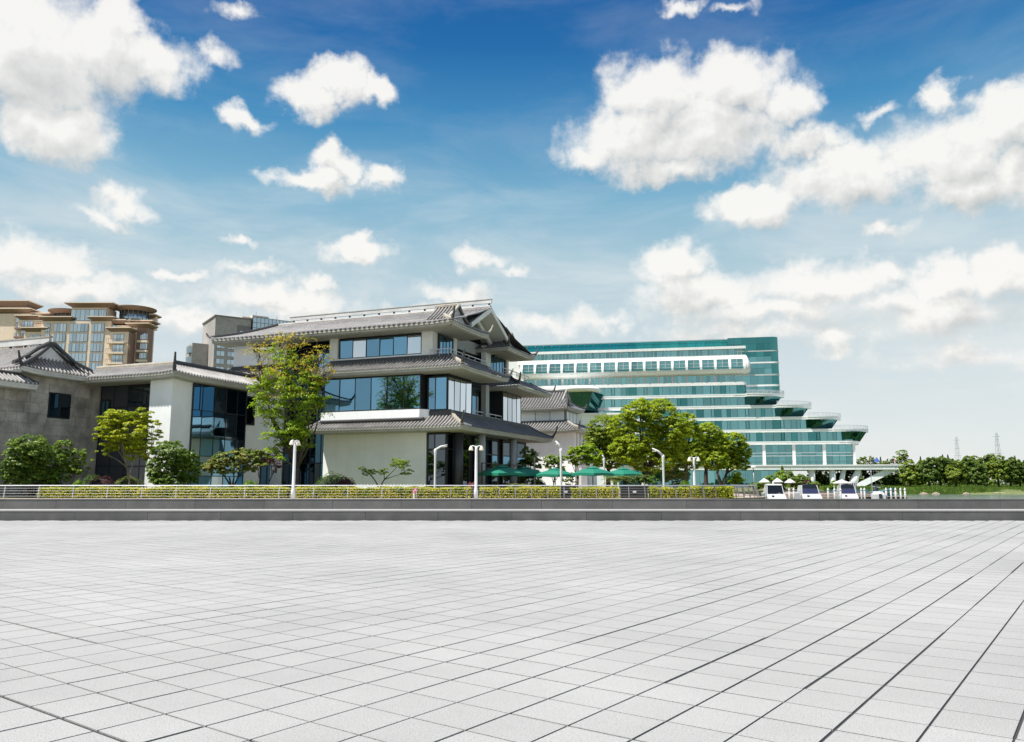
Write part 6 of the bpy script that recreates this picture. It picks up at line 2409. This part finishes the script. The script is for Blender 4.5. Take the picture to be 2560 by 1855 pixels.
# dock, its piles
dk = empty('boat_dock', (0, 0, WZ), 0, 'brown wooden floating dock behind the moored boats', 'dock')
p0, p1 = at(1960, 1243, 146), at(2275, 1243, 142)
for i in range(60):
    c = p0.lerp(p1, (i + .5) / 60)
    w = (p1 - p0).length / 60
    piece('plank', 'dock_wood', dk, (c.x, c.y, .40 + random.uniform(-.01, .01)), (w - .03, 2.2, .06))
a = MB().box(p0.x, p1.x, (p0.y + p1.y) / 2 - 1.0, (p0.y + p1.y) / 2 + 1.0, -.3, .36)
a.build('float', 'rock', dk)
ORD = ['first', 'second', 'third', 'fourth', 'fifth', 'sixth', 'seventh', 'eighth', 'ninth', 'tenth', 'eleventh', 'twelfth']
for i, (px, Y) in enumerate(((1973, 131), (1984, 136), (2070, 133), (2086, 131), (2101, 131), (2153, 140), (2161, 138), (2215, 140), (2227, 140), (2238.5, 140), (2251, 140), (2262, 140))):
    p = at(px, 1225, Y)
    o = empty('mooring_pile', (p.x, p.y, WZ), 0, f'white capped mooring pile, {ORD[i]} counting from the curved railing', 'pile', 'white mooring piles along the dock')
    MB().lathe([(.16, -1.2), (.16, 1.55)], 10).build('shaft', 'pile_white', o, smooth=True)
    MB().lathe([(.20, 1.55), (.20, 1.66), (.02, 2.0)], 10).build('cap', 'canvas_white', o)


def white_parasol(label, px, Y, py, half):
    p = at(px, py, Y)
    o = empty('white_parasol', (p.x, p.y, GZ), 0, label, 'parasol', 'white parasols behind the boats')
    z = p.z - GZ
    MB().lathe([(.4, 0), (.4, .1), (.05, .14), (.04, z + .5)], 8).build('pole', 'dock_wood', o)
    MB().lathe([(half * .98, z - .12), (half, z), (half * .5, z + .38), (.03, z + .72)], 8).build('canopy', 'canvas_white', o)


white_parasol('white parasol furthest from the tent, over the first motor boat', 1911, 150, 1205, 1.05)
white_parasol('white parasol in the middle of the three behind the boats', 1944, 150, 1204.5, 1.05)
white_parasol('white parasol nearest the second motor boat', 1975, 150, 1206, 1.08)
p = at(2104, 1207, 150)
o = empty('white_tent', (p.x, p.y, GZ - .6), 0, 'small white peaked tent behind the third motor boat', 'tent')
z = p.z - GZ + .6
for a in (-1, 1):
    for b in (-1, 1):
        MB().bar((a * 1.0, b * 1.0, 0), (a * 1.0, b * 1.0, z), .14).build('tent_post', 'canvas_white', o)
MB().add([(-1.2, -1.2, z - .15), (1.2, -1.2, z - .15), (1.2, 1.2, z - .15), (-1.2, 1.2, z - .15), (-1.2, -1.2, z), (1.2, -1.2, z), (1.2, 1.2, z), (-1.2, 1.2, z), (0, 0, z + .62)],
         [(0, 1, 5, 4), (1, 2, 6, 5), (2, 3, 7, 6), (3, 0, 4, 7), (4, 5, 8), (5, 6, 8), (6, 7, 8), (7, 4, 8)]).build('roof', 'canvas_white', o)
for i, px in enumerate((2126.5, 2130.5, 2135.5, 2140)):
    p = at(px, 1225, 151)
    o = empty('closed_parasol', (p.x, p.y, GZ - .6), 0, f'closed white and navy parasol right of the tent, {ORD[i]} of four', 'parasol', 'closed parasols beside the tent')
    MB().tube([(0, 0, 0), (-.12, 0, 2.2)], [.03, .03], 6).build('pole', 'steel', o)
    MB().tube([(-.03, 0, .5), (-.10, 0, 1.6), (-.13, 0, 2.3)], [.13, .15, .05], 7).build('canopy', 'canvas_white', o)
    MB().box(-.02, .10, -.17, -.155, .6, 2.0).build('stripe', 'boat_navy', o)
# quay under the tent and parasols
struct(MB().box(36, 66, 146, 210, -2.2, GZ - .6).build('quay_ground', 'promenade'))

# ------------------------------------------------------------------ planting before the hotel
for i, (px, py, rx, ry, Y, m, lab) in enumerate((
        (1893, 1212, 18, 9, 165, 'leaf_mid', 'green shrub at the left end of the hotel planting'),
        (1925, 1204, 26, 14, 175, 'leaf_mid', 'rounded green shrub behind the white parasols'),
        (1962, 1196, 32, 18, 182, 'leaf_mid', 'large green shrub below the pointed conifer'),
        (1998, 1204, 26, 16, 178, 'leaf_dark', 'dark green shrub above the second motor boat'),
        (2018, 1208, 10, 7, 170, 'leaf_red', 'small maroon shrub beside the hotel column'),
        (2030, 1212, 16, 9, 168, 'leaf_mid', 'low green shrub right of the hotel column'),
        (2085, 1212, 9, 9, 158, 'leaf_dome', 'bright green round shrub left of the white tent'))):
    tree('quay_shrub', lab, 'shrub', px, Y, [(px, py, rx, ry), (px - rx * .5, py + ry * .5, rx * .7, ry * .6), (px + rx * .5, py + ry * .4, rx * .6, ry * .7)], 3600, .42, m, r=.12, stems=2, clump=.3)


def conifer(name, label, px, Y, ytop, ybot, rpx, m='leaf_conifer', n=3000, leaf=.4, bz=None, group=None):
    a, b = at(px, ytop, Y), at(px, ybot, Y)
    bz = GZ if bz is None else bz
    T = empty(name, (b.x, b.y, bz), 0, label, 'tree', group)
    h = a.z - bz
    zb = b.z - bz
    MB().tube([(0, 0, -.2), (0, 0, h * .97)], [.2, .03], 7).build('trunk', 'bark', T)
    t = RNG.uniform(0, 1, n) ** .7
    ang = RNG.uniform(0, 2 * math.pi, n)
    tier = .75 + .25 * np.abs(np.sin((1 - t) * 16))
    rr = rpx * Y / FPX * t * tier * np.sqrt(RNG.uniform(.35, 1, n))
    C = np.stack([rr * np.cos(ang), rr * np.sin(ang), h - (h - zb) * t], 1)
    Nn = np.stack([np.cos(ang), np.sin(ang), np.full(n, .6)], 1)
    V, F, r = leaves(C, Nn, leaf, .45, .5)
    link('crown', arr_mesh('crown', V, F, m, r), T)


conifer('conifer', 'pointed light green conifer before the hotel terrace', 1957, 184, 1165, 1206, 15, 'leaf_mid', 3000, .45)

# ------------------------------------------------------------------ far bank
WG = 'trees along the far bank'
far = [(2275, 232, 1152, 26), (2323, 230, 1144, 28), (2352, 232, 1140, 26), (2374, 238, 1146, 22), (2391, 229, 1152, 26), (2420, 234, 1142, 28),
       (2444, 228, 1158, 24), (2470, 240, 1137, 28), (2496, 230, 1140, 30), (2527, 231, 1146, 28), (2552, 236, 1148, 26), (2580, 231, 1144, 28), (2300, 250, 1152, 24)]
desc = ['next to the terrace end', 'in the group right of the terrace', 'with a straight dark trunk', 'half hidden behind its neighbours', 'with a low crown', 'under the pale tree top',
        'leaning a little over the lawn', 'at the highest point of the tree line', 'with a broad crown', 'toward the right edge', 'second from the right edge', 'cut by the right picture edge', 'set back behind the terrace end']
for i, (px, Y, ty, hw) in enumerate(far):
    zc = ty + hw * .95
    lob = [(px, ty + 15, hw * .62, 14), (px - hw * .45, ty + 30, hw * .55, 18), (px + hw * .45, ty + 28, hw * .55, 18), (px, ty + 42, hw * .85, 16), (px - hw * .3, ty + 50, hw * .5, 12), (px + hw * .5, ty + 48, hw * .4, 13)]
    tree('bank_tree', f'dark green drooping tree on the far bank {desc[i]}', 'tree', px, Y, lob, 7000, .58, 'leaf_willow' if i % 4 else 'leaf_willow_pale', r=.26, group=WG, clump=.33, fill=.25, base_z=.5, fork=.8, flat=1.2)
under = [(2035, 262), (2062, 268), (2090, 262), (2118, 258), (2145, 264), (2172, 256), (2200, 260), (2228, 254), (2252, 258)]
for i, (px, Y) in enumerate(under):
    ty = 1166 + (i * 7) % 9
    lob = [(px, ty + 12, 18, 14), (px - 9, ty + 28, 14, 14), (px + 10, ty + 26, 14, 14), (px, ty + 38, 20, 10)]
    tree('bank_tree', f'dark green tree seen beneath the hotel terrace, {ORD[i]} from the columns', 'tree', px, Y, lob, 3200, .5, 'leaf_willow', r=.24, group='trees beneath the hotel terrace', clump=.34, base_z=.6, flat=1.1)
tree('bank_tree', 'round green tree rising above the end of the terrace', 'tree', 2255, 268, [(2252, 1138, 14, 12), (2240, 1150, 13, 9), (2266, 1152, 15, 10), (2252, 1158, 20, 8)], 4200, .5, 'leaf_mid', r=.24, base_z=.8, clump=.3)
tree('bank_tree', 'light green tree above the terrace next to the hotel', 'tree', 2165, 275, [(2165, 1148, 16, 9), (2150, 1156, 14, 8), (2185, 1156, 10, 10), (2168, 1164, 24, 8)], 3800, .5, 'leaf_willow_pale', r=.24, base_z=.8, clump=.34)
tree('bank_tree', 'pale yellow-green tree top behind the far tree line', 'tree', 2428, 285, [(2428, 1150, 26, 10), (2408, 1158, 20, 10), (2450, 1158, 20, 10)], 4200, .55, 'leaf_willow_pale', r=.3, base_z=1.0, clump=.3)
tree('bank_tree', 'low green tree line piece above the terrace, left of the round tree', 'tree', 2212, 300, [(2205, 1160, 20, 6), (2225, 1158, 18, 7), (2190, 1163, 16, 5)], 3000, .6, 'leaf_willow_pale', r=.3, base_z=1.0)
for i, (px, yt, Y) in enumerate(((2204.5, 1142, 320), (2361, 1136, 330), (2374, 1136, 330), (2222, 1147, 330), (2542, 1139, 330), (2305, 1141, 330))):
    conifer('conifer', ['slim dark conifer above the terrace rail', 'slim dark conifer tip behind the far tree line, left of a twin', 'slim dark conifer tip behind the far tree line, right of a twin',
                        'tiny dark conifer beside the round tree', 'dark conifer tip near the right picture edge', 'thin dark conifer tip left of the far bank trees'][i], px, Y, yt, 1200, 9, n=1500, leaf=.6, bz=1.2)

# dark undergrowth closing the view between the trunks
n = 9000
o = empty('undergrowth', (135, 262, .9), 0, 'dark undergrowth behind the trunks on the far bank', 'undergrowth')
x = RNG.uniform(-52, 62, n)
C = np.stack([x, RNG.uniform(-1.5, 1.5, n), RNG.uniform(0, 1, n) * (2.6 + 1.2 * np.sin(x * .31) + .8 * np.sin(x * .83))], 1)
V, F, r = leaves(C, np.tile(np.array([[0, -1, .6]]), (n, 1)), .75, .6, .7)
f_ = link('foliage', arr_mesh('foliage', V, F, 'leaf_dark', r), o, 'stuff')
# reeds along the water
n = 26000
x = RNG.uniform(82, 190, n)
y = RNG.uniform(205.4, 212.5, n) + 3 * np.sin(x * .11)
hgt = RNG.uniform(.6, 1.7, n) * (.75 + .35 * np.sin(x * .35) * np.sin(x * .13 + 1))
z0 = np.interp(y - 3 * np.sin(x * .11), [205, 208, 214], [-1.35, -.7, .15])
V = np.empty((n, 4, 3))
dx, lx, ly = RNG.uniform(-.09, .09, n), RNG.normal(0, .25, n), RNG.normal(0, .25, n)
V[:, 0] = np.stack([x - .07, y, z0], 1)
V[:, 1] = np.stack([x + .07, y + dx, z0], 1)
V[:, 2] = np.stack([x + lx + .03, y + ly, z0 + hgt], 1)
V[:, 3] = np.stack([x + lx - .03, y + ly, z0 + hgt], 1)
o = link('reeds', arr_mesh('reeds', V.reshape(-1, 3), np.arange(n * 4).reshape(n, 4), 'leaf_reed', np.repeat(RNG.uniform(0, 1, n), 4)), None, 'stuff')
tag(o, 'green reeds along the waterline of the far bank', 'reeds')
# grass on the far bank's lawn
n = 30000
x = RNG.uniform(82, 200, n)
y = RNG.uniform(213, 262, n)
z0 = np.interp(y, [205, 208, 214, 232, 262], [-1.35, -.7, .15, .6, 1.0]) - .05
hgt = RNG.uniform(.15, .5, n)
V[:0] = 0
V = np.empty((n, 4, 3))
lx = RNG.normal(0, .12, n)
V[:, 0] = np.stack([x - .12, y, z0], 1)
V[:, 1] = np.stack([x + .12, y, z0], 1)
V[:, 2] = np.stack([x + lx + .06, y + lx, z0 + hgt], 1)
V[:, 3] = np.stack([x + lx - .06, y + lx, z0 + hgt], 1)
o = link('bank_grass', arr_mesh('bank_grass', V.reshape(-1, 3), np.arange(n * 4).reshape(n, 4), 'leaf_reed', np.repeat(RNG.uniform(0.2, 1, n), 4)), None, 'stuff')
tag(o, 'short grass on the lawn of the far bank', 'grass')
# boulders at the waterline
for i, (px, lab) in enumerate(((2222, 'pale boulder at the waterline behind the dock piles'), (2292, 'flat boulder at the waterline left along the reeds'), (2326, 'pale flat boulder in the reeds under the trees'),
                               (2414, 'low boulder at the waterline in the middle of the bank'), (2500, 'dark flat boulder at the waterline right along the bank'), (2518, 'round pale boulder right of the dark flat one'))):
    p = at(px, 1233, 205)
    o = empty('boulder', (p.x, 204.6 + 3 * math.sin(p.x * .11), WZ), random.uniform(0, 3), lab, 'rock', 'boulders at the waterline')
    bm = bmesh.new()
    bmesh.ops.create_icosphere(bm, subdivisions=2, radius=1)
    for v in bm.verts:
        k = 1 + .18 * math.sin(v.co.x * 5 + i) + .14 * math.cos(v.co.y * 6 + i * 2)
        v.co = Vector((v.co.x * 1.1 * k, v.co.y * .7 * k, v.co.z * .42 * k + .1))
    me = bpy.data.meshes.new('stone')
    bm.to_mesh(me)
    bm.free()
    me.materials.append(M['rock'])
    link('stone', me, o)

# ------------------------------------------------------------------ lattice masts far off
def pylon(label, px, Y, ytop, lean=0):
    a, b = at(px, ytop, Y), at(px, 1190, Y)
    T = empty('lattice_mast', (b.x, b.y, 1.4), 0, label, 'mast')
    H = a.z - 1.4
    mb = MB()
    w0, w1 = H * .07, H * .012
    lv = 9
    for s, t in ((-1, -1), (1, -1), (1, 1), (-1, 1)):
        mb.bar((s * w0, t * w0, 0), (s * w1, t * w1, H), .2)
    mb.build('leg_frame', 'pylon', T)
    br = MB()
    for k in range(lv):
        z, z2 = H * k / lv, H * (k + 1) / lv
        wa, wb = lerp(w0, w1, k / lv), lerp(w0, w1, (k + 1) / lv)
        for (s, t), (s2, t2) in (((-1, -1), (1, -1)), ((1, -1), (1, 1)), ((1, 1), (-1, 1)), ((-1, 1), (-1, -1))):
            br.bar((s * wa, t * wa, z), (s2 * wb, t2 * wb, z2), .12)
            br.bar((s2 * wa, t2 * wa, z), (s * wb, t * wb, z2), .12)
            br.bar((s * wb, t * wb, z2), (s2 * wb, t2 * wb, z2), .12)
    br.build('bracing', 'pylon', T)
    for f, l in ((.60, .07), (.76, .055), (.93, .07)):
        MB().bar((-H * l, 0, H * f), (H * l, 0, H * f), .5).build('platform', 'pylon', T)


pylon('pale lattice mast standing far behind the right-hand trees', 2500, 900, 1082)
pylon('faint thin lattice mast far off, left of the clearer one', 2398, 1100, 1092)

# trees outside the picture at the left; the pavilion's bay windows mirror them
for i, (x, y, hh, lab) in enumerate(((-49, 57, 9.5, 'tree mirrored in the middle of the bay windows'), (-57, 51, 11, 'larger tree mirrored at the left of the bay windows'), (-43, 56, 7, 'low tree mirrored at the right of the bay windows'))):
    T = empty('mirrored_tree', (x, y, GZ), 0, lab, 'tree', 'trees mirrored in the glass')
    mb = MB()
    bl = []
    limb(mb, (0, 0, -.1), (0, 0, hh * .35), .26, .2, .05)
    for k in range(9):
        a = k * 2.4
        c = Vector((math.cos(a) * hh * .26, math.sin(a) * hh * .26, hh * (.45 + .05 * k)))
        bl.append((*c, hh * .17, hh * .17, hh * .12))
        limb(mb, (0, 0, hh * .35), c, .13, .03)
    mb.build('trunk', 'bark', T, smooth=True)
    crown(T, 'crown', bl, 5200, .34, 'leaf_fresh', .4, .5)
